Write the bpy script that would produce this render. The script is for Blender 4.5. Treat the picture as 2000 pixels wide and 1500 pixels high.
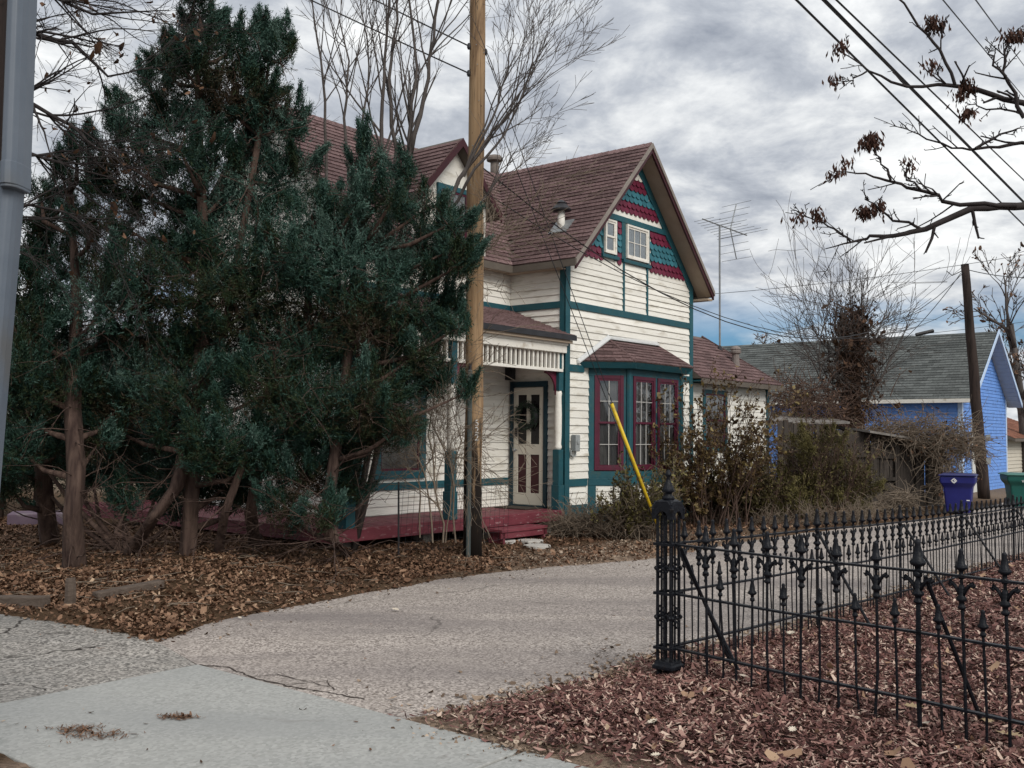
import bpy, math, random
import numpy as np
from mathutils import Vector, Matrix

for o in list(bpy.data.objects):
    bpy.data.objects.remove(o)
SC = bpy.context.scene
COL = SC.collection
RNG = random.Random(7)
NR = np.random.default_rng(7)
R = math.radians

# ------------------------------------------------------------------ camera
FPX, CAMH = 1950.0, 1.6
cam_d = bpy.data.cameras.new('camera')
cam = bpy.data.objects.new('camera', cam_d)
COL.objects.link(cam)
SC.camera = cam
cam_d.sensor_width = 36.0
cam_d.lens = 36.0 * FPX / 2000.0
cam_d.clip_start = 0.05
cam_d.clip_end = 3000
PITCH = math.atan2(98.0, FPX)
CM = Matrix.Translation((0, 0, CAMH)) @ Matrix.Rotation(R(90) + PITCH, 4, 'X') @ Matrix.Rotation(0.0085, 4, 'Z')
cam.matrix_world = CM
SC.render.resolution_x, SC.render.resolution_y = 1024, 768

# ------------------------------------------------------------------ sky, sun, exposure
W = bpy.data.worlds.new('World')
SC.world = W
W.use_nodes = True
SUN_EL, SUN_AZ = R(38), R(150)      # azimuth clockwise from +Y (behind the camera, to the right)
def build_world():
    nt = W.node_tree
    N, L = nt.nodes, nt.links
    N.clear()
    out = N.new('ShaderNodeOutputWorld')
    sky = N.new('ShaderNodeTexSky')
    sky.sky_type = 'NISHITA'
    sky.sun_disc = False
    sky.sun_elevation = SUN_EL
    sky.sun_rotation = SUN_AZ
    b1 = N.new('ShaderNodeBackground'); b1.inputs[1].default_value = 0.055
    bl = N.new('ShaderNodeMix'); bl.data_type = 'RGBA'; bl.blend_type = 'MULTIPLY'; bl.inputs[0].default_value = 1.0; bl.inputs[7].default_value = (0.46, 0.74, 1.05, 1)
    L.new(sky.outputs[0], bl.inputs[6]); L.new(bl.outputs[2], b1.inputs[0])
    tc = N.new('ShaderNodeTexCoord')
    sep = N.new('ShaderNodeSeparateXYZ'); L.new(tc.outputs['Generated'], sep.inputs[0])
    def M(op, a, b=None, c=None):
        m = N.new('ShaderNodeMath'); m.operation = op
        for i, v in enumerate((a, b, c)):
            if v is None: continue
            if isinstance(v, (int, float)): m.inputs[i].default_value = v
            else: L.new(v, m.inputs[i])
        return m.outputs[0]
    zc = M('MAXIMUM', sep.outputs[2], 0.0)
    den = M('ADD', zc, 0.24)
    cx = M('DIVIDE', sep.outputs[0], den)
    cy = M('DIVIDE', sep.outputs[1], den)
    cmb = N.new('ShaderNodeCombineXYZ'); L.new(cx, cmb.inputs[0]); L.new(cy, cmb.inputs[1])
    def noise(scale, detail, rough, dist, off):
        mp = N.new('ShaderNodeMapping'); L.new(cmb.outputs[0], mp.inputs[0])
        mp.inputs['Location'].default_value = off
        n = N.new('ShaderNodeTexNoise'); n.inputs['Scale'].default_value = scale
        n.inputs['Detail'].default_value = detail; n.inputs['Roughness'].default_value = rough
        n.inputs['Distortion'].default_value = dist
        L.new(mp.outputs[0], n.inputs['Vector'])
        return n.outputs['Fac']
    big = noise(0.9, 4, 0.55, 0.3, (3.1, 1.7, 0))
    mid = noise(3.0, 10, 0.62, 0.35, (0.4, 5.2, 0))
    fine = noise(8.5, 8, 0.6, 0.25, (7.4, 2.2, 0))
    t = M('ADD', M('MULTIPLY', big, 0.95), M('ADD', M('MULTIPLY', mid, 1.0), M('MULTIPLY', fine, 0.55)))
    t = M('SUBTRACT', t, 0.75)
    cr = N.new('ShaderNodeValToRGB')
    L.new(t, cr.inputs[0])
    e = cr.color_ramp.elements
    e[0].position, e[0].color = 0.16, (0.22, 0.25, 0.31, 1)
    e[1].position, e[1].color = 0.76, (0.97, 0.98, 0.97, 1)
    x = cr.color_ramp.elements.new(0.40); x.color = (0.45, 0.48, 0.53, 1)
    x = cr.color_ramp.elements.new(0.55); x.color = (0.68, 0.70, 0.72, 1)
    b2 = N.new('ShaderNodeBackground'); b2.inputs[1].default_value = 1.0
    L.new(cr.outputs[0], b2.inputs[0])
    L.new(M('MULTIPLY_ADD', zc, 0.26, 0.70), b2.inputs[1])          # an overcast sky grows brighter toward the zenith
    # thin gaps where the blue shows, low above the horizon
    gap = noise(1.1, 6, 0.55, 0.2, (11.3, 4.9, 0))
    mr = N.new('ShaderNodeMapRange'); L.new(gap, mr.inputs[0])
    mr.inputs[1].default_value = 0.38; mr.inputs[2].default_value = 0.50
    mr.inputs[3].default_value = 0.0; mr.inputs[4].default_value = 1.0
    lo = N.new('ShaderNodeMapRange'); L.new(zc, lo.inputs[0]); lo.inputs[1].default_value = 0.095; lo.inputs[2].default_value = 0.15
    cov = M('MAXIMUM', mr.outputs[0], lo.outputs[0])
    mx = N.new('ShaderNodeMixShader')
    L.new(cov, mx.inputs[0]); L.new(b1.outputs[0], mx.inputs[1]); L.new(b2.outputs[0], mx.inputs[2])
    L.new(mx.outputs[0], out.inputs[0])
build_world()
sun_d = bpy.data.lights.new('sun', 'SUN')
sun_d.energy = 1.5
sun_d.angle = R(30)
sun_d.color = (1.0, 0.95, 0.88)
sun = bpy.data.objects.new('sun', sun_d)
COL.objects.link(sun)
sdir = Vector((math.sin(SUN_AZ) * math.cos(SUN_EL), math.cos(SUN_AZ) * math.cos(SUN_EL), math.sin(SUN_EL)))
sun.rotation_euler = (-sdir).to_track_quat('-Z', 'Y').to_euler()
sun.location = (0, 0, 30)
SC.view_settings.view_transform = 'Standard'
SC.view_settings.look = 'None'
SC.view_settings.exposure = 0.6
SC.view_settings.gamma = 1.0
SC.view_settings.use_curve_mapping = False

# ------------------------------------------------------------------ geometry of the place
def ray(px, py):
    d = Vector(((px - 1000.0) / FPX, (750.0 - py) / FPX, -1.0))
    return (CM.to_3x3() @ d)
def at(px, py, Y):                      # the point at depth Y that a picture position measures
    d = ray(px, py)
    return Vector((0, 0, CAMH)) + d * (Y / d.y)
def gnd(px, py, z=0.0):
    d = ray(px, py)
    return Vector((0, 0, CAMH)) + d * ((z - CAMH) / d.z)
CMI = CM.inverted()
CMIN = np.array(CMI)
def project(P):
    P = np.asarray(P, float)
    q = P @ CMIN[:3, :3].T + CMIN[:3, 3]
    return 1000 + FPX * q[:, 0] / -q[:, 2], 750 - FPX * q[:, 1] / -q[:, 2], -q[:, 2]

UA = R(50.8)                                            # heading of the lane, the house front and the lane fence
U = Vector((math.cos(UA), math.sin(UA), 0)); V = Vector((-math.sin(UA), math.cos(UA), 0))
HC = Vector((0.85, 16.0, 0))                            # front corner of the house
def H(s, t, z=0.0): return HC + U * s + V * t + Vector((0, 0, z))

# ------------------------------------------------------------------ materials
MATS = {}
def mat(name, c1, c2=None, rough=0.7, scale=8.0, detail=6, bump=0.0, bscale=None, stretch=(1, 1, 1), rand=0.0,
        tint=0.0, coord='Object', spec=0.3, metal=0.0, dist=0.0, grime=None, gscale=1.5, gthr=(0.55, 0.7), contrast=(0.3, 0.7)):
    if name in MATS: return MATS[name]
    m = bpy.data.materials.new(name); MATS[name] = m
    m.use_nodes = True
    nt = m.node_tree; N, L = nt.nodes, nt.links
    bs = N['Principled BSDF']
    bs.inputs['Roughness'].default_value = rough
    bs.inputs['Specular IOR Level'].default_value = spec
    bs.inputs['Metallic'].default_value = metal
    c2 = c2 or c1
    tc = N.new('ShaderNodeTexCoord'); mp = N.new('ShaderNodeMapping')
    L.new(tc.outputs[coord], mp.inputs[0]); mp.inputs['Scale'].default_value = stretch
    nz = N.new('ShaderNodeTexNoise'); nz.inputs['Scale'].default_value = scale
    nz.inputs['Detail'].default_value = detail; nz.inputs['Distortion'].default_value = dist
    nz.inputs['Roughness'].default_value = 0.6
    L.new(mp.outputs[0], nz.inputs['Vector'])
    mr = N.new('ShaderNodeMapRange'); mr.inputs[1].default_value, mr.inputs[2].default_value = contrast
    L.new(nz.outputs['Fac'], mr.inputs[0])
    mx = N.new('ShaderNodeMix'); mx.data_type = 'RGBA'
    mx.inputs[6].default_value = (*c1, 1); mx.inputs[7].default_value = (*c2, 1)
    L.new(mr.outputs[0], mx.inputs[0])
    col = mx.outputs[2]
    if grime:
        n2 = N.new('ShaderNodeTexNoise'); n2.inputs['Scale'].default_value = gscale; n2.inputs['Detail'].default_value = 8
        L.new(mp.outputs[0], n2.inputs['Vector'])
        m2 = N.new('ShaderNodeMapRange'); m2.inputs[1].default_value, m2.inputs[2].default_value = gthr
        L.new(n2.outputs['Fac'], m2.inputs[0])
        g = N.new('ShaderNodeMix'); g.data_type = 'RGBA'; g.inputs[7].default_value = (*grime, 1)
        L.new(m2.outputs[0], g.inputs[0]); L.new(col, g.inputs[6]); col = g.outputs[2]
    if rand or tint:
        hv = N.new('ShaderNodeHueSaturation')
        src = None
        if rand:
            oi = N.new('ShaderNodeObjectInfo'); src = (oi.outputs['Random'], rand)
        if tint:
            an = N.new('ShaderNodeAttribute'); an.attribute_name = 'tint'; src2 = (an.outputs['Fac'], tint)
        vals = []
        for s_ in ([src] if rand else []) + ([src2] if tint else []):
            q = N.new('ShaderNodeMapRange'); q.inputs[3].default_value = -s_[1]; q.inputs[4].default_value = s_[1]
            L.new(s_[0], q.inputs[0]); vals.append(q.outputs[0])
        ad = N.new('ShaderNodeMath'); ad.operation = 'ADD'; ad.inputs[1].default_value = 1.0
        L.new(vals[0], ad.inputs[0])
        v = ad.outputs[0]
        if len(vals) == 2:
            a2 = N.new('ShaderNodeMath'); a2.operation = 'ADD'; L.new(v, a2.inputs[0]); L.new(vals[1], a2.inputs[1]); v = a2.outputs[0]
        L.new(v, hv.inputs['Value']); L.new(col, hv.inputs['Color']); col = hv.outputs[0]
    L.new(col, bs.inputs['Base Color'])
    if bump:
        nb = N.new('ShaderNodeTexNoise'); nb.inputs['Scale'].default_value = bscale or scale * 4; nb.inputs['Detail'].default_value = 5
        L.new(mp.outputs[0], nb.inputs['Vector'])
        bp = N.new('ShaderNodeBump'); bp.inputs['Strength'].default_value = min(1, bump); bp.inputs['Distance'].default_value = 0.02
        L.new(nb.outputs['Fac'], bp.inputs['Height']); L.new(bp.outputs[0], bs.inputs['Normal'])
    return m

def mat_tint(name, stops, rough=0.75, spec=0.25, trans=0.0):
    """colour picked per leaf / chip by its own 'tint' value"""
    if name in MATS: return MATS[name]
    m = bpy.data.materials.new(name); MATS[name] = m
    m.use_nodes = True
    nt = m.node_tree; N, L = nt.nodes, nt.links
    bs = N['Principled BSDF']; bs.inputs['Roughness'].default_value = rough; bs.inputs['Specular IOR Level'].default_value = spec
    an = N.new('ShaderNodeAttribute'); an.attribute_name = 'tint'
    cr = N.new('ShaderNodeValToRGB'); L.new(an.outputs['Fac'], cr.inputs[0])
    e = cr.color_ramp.elements
    e[0].position, e[0].color = stops[0][0], (*stops[0][1], 1)
    e[1].position, e[1].color = stops[-1][0], (*stops[-1][1], 1)
    for p, c in stops[1:-1]:
        x = e.new(p); x.color = (*c, 1)
    L.new(cr.outputs[0], bs.inputs['Base Color'])
    if trans:
        tr = N.new('ShaderNodeBsdfTranslucent'); L.new(cr.outputs[0], tr.inputs[0])
        mx = N.new('ShaderNodeMixShader'); mx.inputs[0].default_value = trans
        L.new(bs.outputs[0], mx.inputs[1]); L.new(tr.outputs[0], mx.inputs[2])
        L.new(mx.outputs[0], N['Material Output'].inputs[0])
    return m

CREAM = mat('cream_paint', (0.74, 0.72, 0.65), (0.82, 0.80, 0.74), 0.6, 3, bump=0.25, bscale=30, rand=0.07, grime=(0.42, 0.38, 0.30), gscale=5, gthr=(0.53, 0.80), stretch=(0.5, 0.5, 2))
WHITE = mat('white_trim', (0.80, 0.78, 0.72), (0.72, 0.69, 0.62), 0.55, 6, bump=0.2, rand=0.05, grime=(0.42, 0.36, 0.28), gscale=7, gthr=(0.6, 0.8))
TEAL = mat('teal_paint', (0.013, 0.072, 0.092), (0.019, 0.092, 0.113), 0.5, 5, bump=0.2, rand=0.08, grime=(0.035, 0.085, 0.09), gscale=6)
BURG = mat('burgundy_paint', (0.115, 0.013, 0.034), (0.150, 0.020, 0.046), 0.5, 6, bump=0.2, rand=0.16, grime=(0.10, 0.02, 0.035), gscale=7)
BURGD = mat('door_panel_paint', (0.038, 0.006, 0.009), (0.050, 0.008, 0.012), 0.4, 6)
DECKM = mat('deck_paint', (0.145, 0.030, 0.042), (0.185, 0.045, 0.058), 0.55, 4, bump=0.3, rand=0.1, grime=(0.34, 0.22, 0.22), gscale=9, gthr=(0.60, 0.72), stretch=(1, 1, 3))
TSCALE = mat('teal_scale_paint', (0.030, 0.135, 0.175), (0.045, 0.170, 0.205), 0.55, 6, rand=0.14)
SHING = mat('brown_asphalt_shingle', (0.120, 0.074, 0.072), (0.215, 0.145, 0.142), 0.95, 26, rand=0.22, tint=0.22, bump=0.5, bscale=160, spec=0.1, contrast=(0.35, 0.65))
DARKW = mat('dark_soffit', (0.10, 0.085, 0.07), (0.13, 0.11, 0.09), 0.7, 5)
SOFF = mat('tan_soffit', (0.30, 0.235, 0.175), (0.36, 0.285, 0.215), 0.7, 5, stretch=(1, 1, 1))
FASC = mat('grey_fascia', (0.20, 0.17, 0.15), (0.26, 0.23, 0.2), 0.6, 5)
COREM = mat('inner_wall', (0.12, 0.11, 0.10), (0.14, 0.13, 0.12), 0.9, 4)
CURT = mat('curtain_cloth', (0.17, 0.165, 0.165), (0.30, 0.29, 0.29), 0.9, 9, stretch=(3, 3, 0.2))
BLIND = mat('pale_blind', (0.46, 0.50, 0.54), (0.58, 0.62, 0.66), 0.8, 5)
METAL = mat('galvanised_metal', (0.20, 0.215, 0.22), (0.30, 0.31, 0.315), 0.5, 9, metal=0.4)
MUNT = mat('grey_muntin', (0.42, 0.41, 0.39), (0.50, 0.49, 0.46), 0.6, 9)
BURGW = mat('dark_burgundy_paint', (0.070, 0.009, 0.024), (0.095, 0.013, 0.032), 0.5, 6, rand=0.1, grime=(0.06, 0.02, 0.03), gscale=7)
DKTEAL = mat('dark_teal_paint', (0.006, 0.026, 0.038), (0.009, 0.034, 0.048), 0.45, 6)
GREYB = mat('grey_plastic', (0.26, 0.28, 0.28), (0.31, 0.33, 0.33), 0.5, 5)
DKMET = mat('dark_metal', (0.02, 0.02, 0.022), (0.035, 0.035, 0.04), 0.5, 9)
IRON = mat('black_iron', (0.004, 0.005, 0.008), (0.008, 0.009, 0.013), 0.45, 25, bump=0.3, bscale=60, spec=0.22, grime=(0.016, 0.012, 0.010), gscale=12, gthr=(0.6, 0.75))
def glass():
    m = bpy.data.materials.new('window_glass'); m.use_nodes = True
    nt = m.node_tree; N, L = nt.nodes, nt.links
    N.remove(N['Principled BSDF'])
    g = N.new('ShaderNodeBsdfGlossy'); g.inputs['Roughness'].default_value = 0.03; g.inputs[0].default_value = (0.9, 0.93, 0.95, 1)
    t = N.new('ShaderNodeBsdfTransparent'); t.inputs[0].default_value = (0.82, 0.84, 0.84, 1)
    f = N.new('ShaderNodeFresnel'); f.inputs[0].default_value = 1.6
    a = N.new('ShaderNodeMath'); a.operation = 'ADD'; a.inputs[1].default_value = 0.05; L.new(f.outputs[0], a.inputs[0])
    mx = N.new('ShaderNodeMixShader'); L.new(a.outputs[0], mx.inputs[0]); L.new(t.outputs[0], mx.inputs[1]); L.new(g.outputs[0], mx.inputs[2])
    L.new(mx.outputs[0], N['Material Output'].inputs[0])
    return m
GLASS = glass()

# ------------------------------------------------------------------ mesh helpers
def link(o, parent=None):
    COL.objects.link(o)
    if parent is not None: o.parent = parent
    return o
class MB:
    def __init__(s): s.v = []; s.f = []; s.t = []
    def hexa(s, p, tint=None):
        b = len(s.v); s.v += [tuple(q) for q in p]
        s.f += [(b, b+3, b+2, b+1), (b+4, b+5, b+6, b+7), (b, b+1, b+5, b+4), (b+1, b+2, b+6, b+5), (b+2, b+3, b+7, b+6), (b+3, b, b+4, b+7)]
        if tint is not None: s.t += [tint] * 6
        return s
    def box(s, x0, x1, y0, y1, z0, z1, tint=None):
        return s.hexa([(x0, y0, z0), (x1, y0, z0), (x1, y1, z0), (x0, y1, z0), (x0, y0, z1), (x1, y0, z1), (x1, y1, z1), (x0, y1, z1)], tint)
    def prism(s, poly, off):
        """closed polygon (3-D points) extruded by the vector off"""
        n = len(poly); b = len(s.v); off = Vector(off)
        s.v += [tuple(Vector(p)) for p in poly] + [tuple(Vector(p) + off) for p in poly]
        s.f += [tuple(range(b + n - 1, b - 1, -1)), tuple(range(b + n, b + 2 * n))]
        s.f += [(b + i, b + (i + 1) % n, b + n + (i + 1) % n, b + n + i) for i in range(n)]
        return s
    def tube(s, pts, rad, n=6, cap=True):
        pts = [Vector(p) for p in pts]
        if not hasattr(rad, '__len__'): rad = [rad] * len(pts)
        b = len(s.v); k = len(pts)
        ref = None
        for i, p in enumerate(pts):
            d = (pts[min(i + 1, k - 1)] - pts[max(i - 1, 0)])
            d = d.normalized() if d.length > 1e-9 else Vector((0, 0, 1))
            if ref is None: ref = Vector((1, 0, 0)) if abs(d.x) < 0.8 else Vector((0, 1, 0))
            a = (ref - d * ref.dot(d)).normalized(); c = d.cross(a); ref = a
            for j in range(n):
                an = 2 * math.pi * j / n
                s.v.append(tuple(p + (a * math.cos(an) + c * math.sin(an)) * rad[i]))
        for i in range(k - 1):
            for j in range(n):
                q = b + i * n; s.f.append((q + j, q + (j + 1) % n, q + n + (j + 1) % n, q + n + j))
        if cap:
            s.f.append(tuple(range(b + n - 1, b - 1, -1))); s.f.append(tuple(range(b + (k - 1) * n, b + k * n)))
        return s
    def lathe(s, prof, c=(0, 0, 0), n=8, rot=0.0):
        b = len(s.v); k = len(prof)
        for r, z in prof:
            for j in range(n):
                an = 2 * math.pi * j / n + rot
                s.v.append((c[0] + r * math.cos(an), c[1] + r * math.sin(an), c[2] + z))
        for i in range(k - 1):
            for j in range(n):
                q = b + i * n; s.f.append((q + j, q + (j + 1) % n, q + n + (j + 1) % n, q + n + j))
        s.f.append(tuple(range(b + n - 1, b - 1, -1))); s.f.append(tuple(range(b + (k - 1) * n, b + k * n)))
        return s
    def quad(s, *p):
        b = len(s.v); s.v += [tuple(q) for q in p]; s.f.append(tuple(range(b, b + len(p)))); return s
    def mesh(s, name, m=None, smooth=False):
        me = bpy.data.meshes.new(name); me.from_pydata(s.v, [], s.f)
        if m: me.materials.append(m)
        if smooth: me.polygons.foreach_set('use_smooth', [True] * len(me.polygons))
        if s.t and len(s.t) == len(s.f):
            a = me.attributes.new('tint', 'FLOAT', 'FACE'); a.data.foreach_set('value', s.t)
        me.update()
        return me
    def build(s, name, m, parent=None, smooth=False, bevel=0.0):
        o = bpy.data.objects.new(name, s.mesh(name, m, smooth)); link(o, parent)
        if bevel:
            bm = o.modifiers.new('bevel', 'BEVEL'); bm.width = bevel; bm.segments = 2; bm.limit_method = 'ANGLE'
        return o
def np_mesh(name, verts, faces, m, parent=None, tint=None):
    """verts (n,3); faces (k,3) or (k,4); tint per face"""
    me = bpy.data.meshes.new(name)
    k, w = faces.shape
    me.vertices.add(len(verts)); me.vertices.foreach_set('co', verts.astype(np.float32).ravel())
    me.loops.add(k * w); me.loops.foreach_set('vertex_index', faces.astype(np.int32).ravel())
    me.polygons.add(k); me.polygons.foreach_set('loop_start', np.arange(0, k * w, w, dtype=np.int32))
    if tint is not None:
        a = me.attributes.new('tint', 'FLOAT', 'FACE'); a.data.foreach_set('value', tint.astype(np.float32))
    me.materials.append(m); me.update(calc_edges=True)
    o = bpy.data.objects.new(name, me); link(o, parent)
    return o
def tag(o, label=None, cat=None, group=None, kind=None):
    if label: o['label'] = label
    if cat: o['category'] = cat
    if group: o['group'] = group
    if kind: o['kind'] = kind
    return o
def empty(name, loc, rz=0.0, label=None, cat=None, group=None):
    o = bpy.data.objects.new(name, None); COL.objects.link(o); o.location = loc; o.rotation_euler = (0, 0, rz)
    o.empty_display_size = 0.2
    return tag(o, label, cat, group)
def inst(name, me, parent, loc=(0, 0, 0), rot=(0, 0, 0), scale=(1, 1, 1)):
    o = bpy.data.objects.new(name, me); link(o, parent); o.location = loc; o.rotation_euler = rot; o.scale = scale
    return o
def text_mesh(s, size, m, ext=0.002):
    cu = bpy.data.curves.new('lettering', 'FONT'); cu.body = s; cu.size = size; cu.extrude = ext; cu.align_x = 'CENTER'; cu.align_y = 'CENTER'
    ob = bpy.data.objects.new('lettering', cu); COL.objects.link(ob)
    dg = bpy.context.evaluated_depsgraph_get()
    me = bpy.data.meshes.new_from_object(ob.evaluated_get(dg)); me.materials.clear(); me.materials.append(m)
    bpy.data.objects.remove(ob)
    return me

# ================================================================== GROUND AND PAVING
def P2(v): return (v.x, v.y)
S0 = gnd(385, 1300)
SWN = -V                                                # along the pavement, to the right
left_edge = [S0 + V * 14, S0 + V * 6] + [gnd(*p) for p in [(0, 1200), (200, 1228), (300, 1250), (335, 1240), (420, 1214), (520, 1191), (700, 1160), (850, 1132), (1000, 1113), (1280, 1090), (1400, 1066), (1560, 1042), (1700, 1025), (1850, 1008)]]
P0 = gnd(1305, 1332)                                    # iron corner post
FBD = Vector((0.655, 0.756, 0)).normalized()            # lane fence heading
FAE = Vector((2.487, 4.85, 0)); FAD = (FAE - P0).normalized(); FAD.z = 0
FBN = Vector((-FBD.y, FBD.x, 0))
right_edge = [P0 + FBD * 60 + FBN * 0.3, P0 + FBD * 6 + FBN * 0.22, P0 + FBD * 2 + FBN * 0.2] + [gnd(*p) for p in [(1275, 1285), (1150, 1332), (1000, 1366), (875, 1397)]]
far_l = left_edge[-1] + FBD * 45 + Vector((-2, 3, 0))
sw_far_r = S0 + SWN * 18
paved = [P2(p) for p in left_edge] + [P2(far_l)] + [P2(p) for p in right_edge] + [P2(S0 + SWN * 1.95)] + [P2(sw_far_r), P2(sw_far_r - U * 1.72), P2(S0 - SWN * 14 - U * 1.72)]
PAV = np.array(paved)
def sdist(Q, poly):
    """signed distance, negative inside"""
    Q = np.asarray(Q, float); A = poly; B = np.roll(poly, -1, 0)
    d = np.full(len(Q), 1e9); ins = np.zeros(len(Q), bool)
    for a, b in zip(A, B):
        e = b - a; w = Q - a
        t = np.clip((w @ e) / max(e @ e, 1e-12), 0, 1)
        d = np.minimum(d, np.linalg.norm(w - t[:, None] * e, axis=1))
        c = ((a[1] > Q[:, 1]) != (b[1] > Q[:, 1]))
        xi = a[0] + (Q[:, 1] - a[1]) / (e[1] if abs(e[1]) > 1e-12 else 1e-12) * e[0]
        ins ^= c & (Q[:, 0] < xi)
    return np.where(ins, -d, d)
def sm(x): x = np.clip(x, 0, 1); return x * x * (3 - 2 * x)
def vnoise(Q, s, seed):
    a = np.random.default_rng(seed).uniform(0, 6.28, (6, 3)); z = np.zeros(len(Q))
    for i in range(6):
        k = s * (0.7 + 0.5 * i); z += np.sin(Q[:, 0] * k * math.cos(a[i, 0]) + Q[:, 1] * k * math.sin(a[i, 0]) + a[i, 1]) / (1 + i * 0.6)
    return z / 3
def side_house(Q):                                      # > 0 on the house side of the lane
    w = Q - np.array(P2(P0)); return w[:, 0] * FBN.x + w[:, 1] * FBN.y - 1.5
def gz(Q):
    Q = np.asarray(Q, float)
    d = sdist(Q, PAV) + 0.05 * vnoise(Q, 6, 3)
    hs = side_house(Q) > 0
    rise = np.where(hs, 0.15 * sm((d - 0.3) / 2.6) * sm((16.5 - Q[:, 1]) / 2) * (0.15 + 0.85 * sm((-0.3 - Q[:, 0]) / 1.4)) , 0.055 * sm(d / 0.9))
    z = -0.035 + 0.06 * sm((d + 0.16) / 0.22) + np.where(d > 0, rise, 0) + np.where(d > 0.1, 0.012 * vnoise(Q, 9, 5), 0)
    return z
def gz1(x, y): return float(gz(np.array([[x, y]]))[0])

def region_material():
    m = bpy.data.materials.new('yard_soil'); m.use_nodes = True
    nt = m.node_tree; N, L = nt.nodes, nt.links; bs = N['Principled BSDF']; bs.inputs['Roughness'].default_value = 0.95
    bs.inputs['Specular IOR Level'].default_value = 0.1
    an = N.new('ShaderNodeAttribute'); an.attribute_name = 'soil'
    tc = N.new('ShaderNodeTexCoord')
    nz = N.new('ShaderNodeTexNoise'); nz.inputs['Scale'].default_value = 38; nz.inputs['Detail'].default_value = 8; nz.inputs['Roughness'].default_value = 0.7
    L.new(tc.outputs['Object'], nz.inputs['Vector'])
    mr = N.new('ShaderNodeMapRange'); mr.inputs[1].default_value = 0.3; mr.inputs[2].default_value = 0.7; mr.inputs[3].default_value = 0.45; mr.inputs[4].default_value = 1.5
    L.new(nz.outputs['Fac'], mr.inputs[0])
    hv = N.new('ShaderNodeHueSaturation'); L.new(an.outputs['Color'], hv.inputs['Color']); L.new(mr.outputs[0], hv.inputs['Value'])
    L.new(hv.outputs[0], bs.inputs['Base Color'])
    bp = N.new('ShaderNodeBump'); bp.inputs['Strength'].default_value = 0.8; bp.inputs['Distance'].default_value = 0.03
    L.new(nz.outputs['Fac'], bp.inputs['Height']); L.new(bp.outputs[0], bs.inputs['Normal'])
    return m
def make_ground():
    xs = np.arange(-14, 18.01, 0.16); ys = np.arange(1.0, 40.01, 0.16)
    X, Y = np.meshgrid(xs, ys); Q = np.stack([X.ravel(), Y.ravel()], 1)
    Z = gz(Q)
    nx, ny = len(xs), len(ys)
    i = np.arange(nx - 1)[None] + np.arange(ny - 1)[:, None] * nx; i = i.ravel()
    F = np.stack([i, i + 1, i + nx + 1, i + nx], 1)
    Vv = np.concatenate([np.column_stack([Q, Z]), np.array([[-1500, -1500, -0.12], [1500, -1500, -0.12], [1500, 1500, -0.12], [-1500, 1500, -0.12]], float)])
    n = len(Q); F = np.concatenate([F, [[n, n + 1, n + 2, n + 3]]])
    o = np_mesh('ground', Vv, F, region_material())
    hs = side_house(Q) > 0
    d = sdist(Q, PAV)
    leaf = np.array([0.085, 0.052, 0.030]); mul = np.array([0.060, 0.032, 0.026]); tan = np.array([0.26, 0.19, 0.14])
    c = np.where(hs[:, None], leaf, mul)
    px, py, dep = project(np.column_stack([Q, Z]))
    # gravel apron along the lane in front of the step
    g = np.exp(-((Q[:, 0] - 1.7) / 2.0) ** 2) * sm((1.7 - d) / 0.9) * hs
    g2 = sm((0.38 - d) / 0.3) * (~hs) * 0.85
    g = np.maximum(g, g2)[:, None]
    c = c * (1 - g) + tan * g
    far = sm((Q[:, 1] - 24) / 4)[:, None]; c = c * (1 - far) + np.array([0.20, 0.15, 0.11]) * far
    c = np.concatenate([c, np.tile([[0.13, 0.11, 0.08]], (4, 1))])
    a = o.data.attributes.new('soil', 'FLOAT_COLOR', 'POINT')
    a.data.foreach_set('color', np.column_stack([c, np.ones(len(c))]).astype(np.float32).ravel())
    o.data.polygons.foreach_set('use_smooth', [True] * len(o.data.polygons))
    tag(o, 'bare leaf-strewn yard soil around the house and lane', kind='structure')
make_ground()

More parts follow.
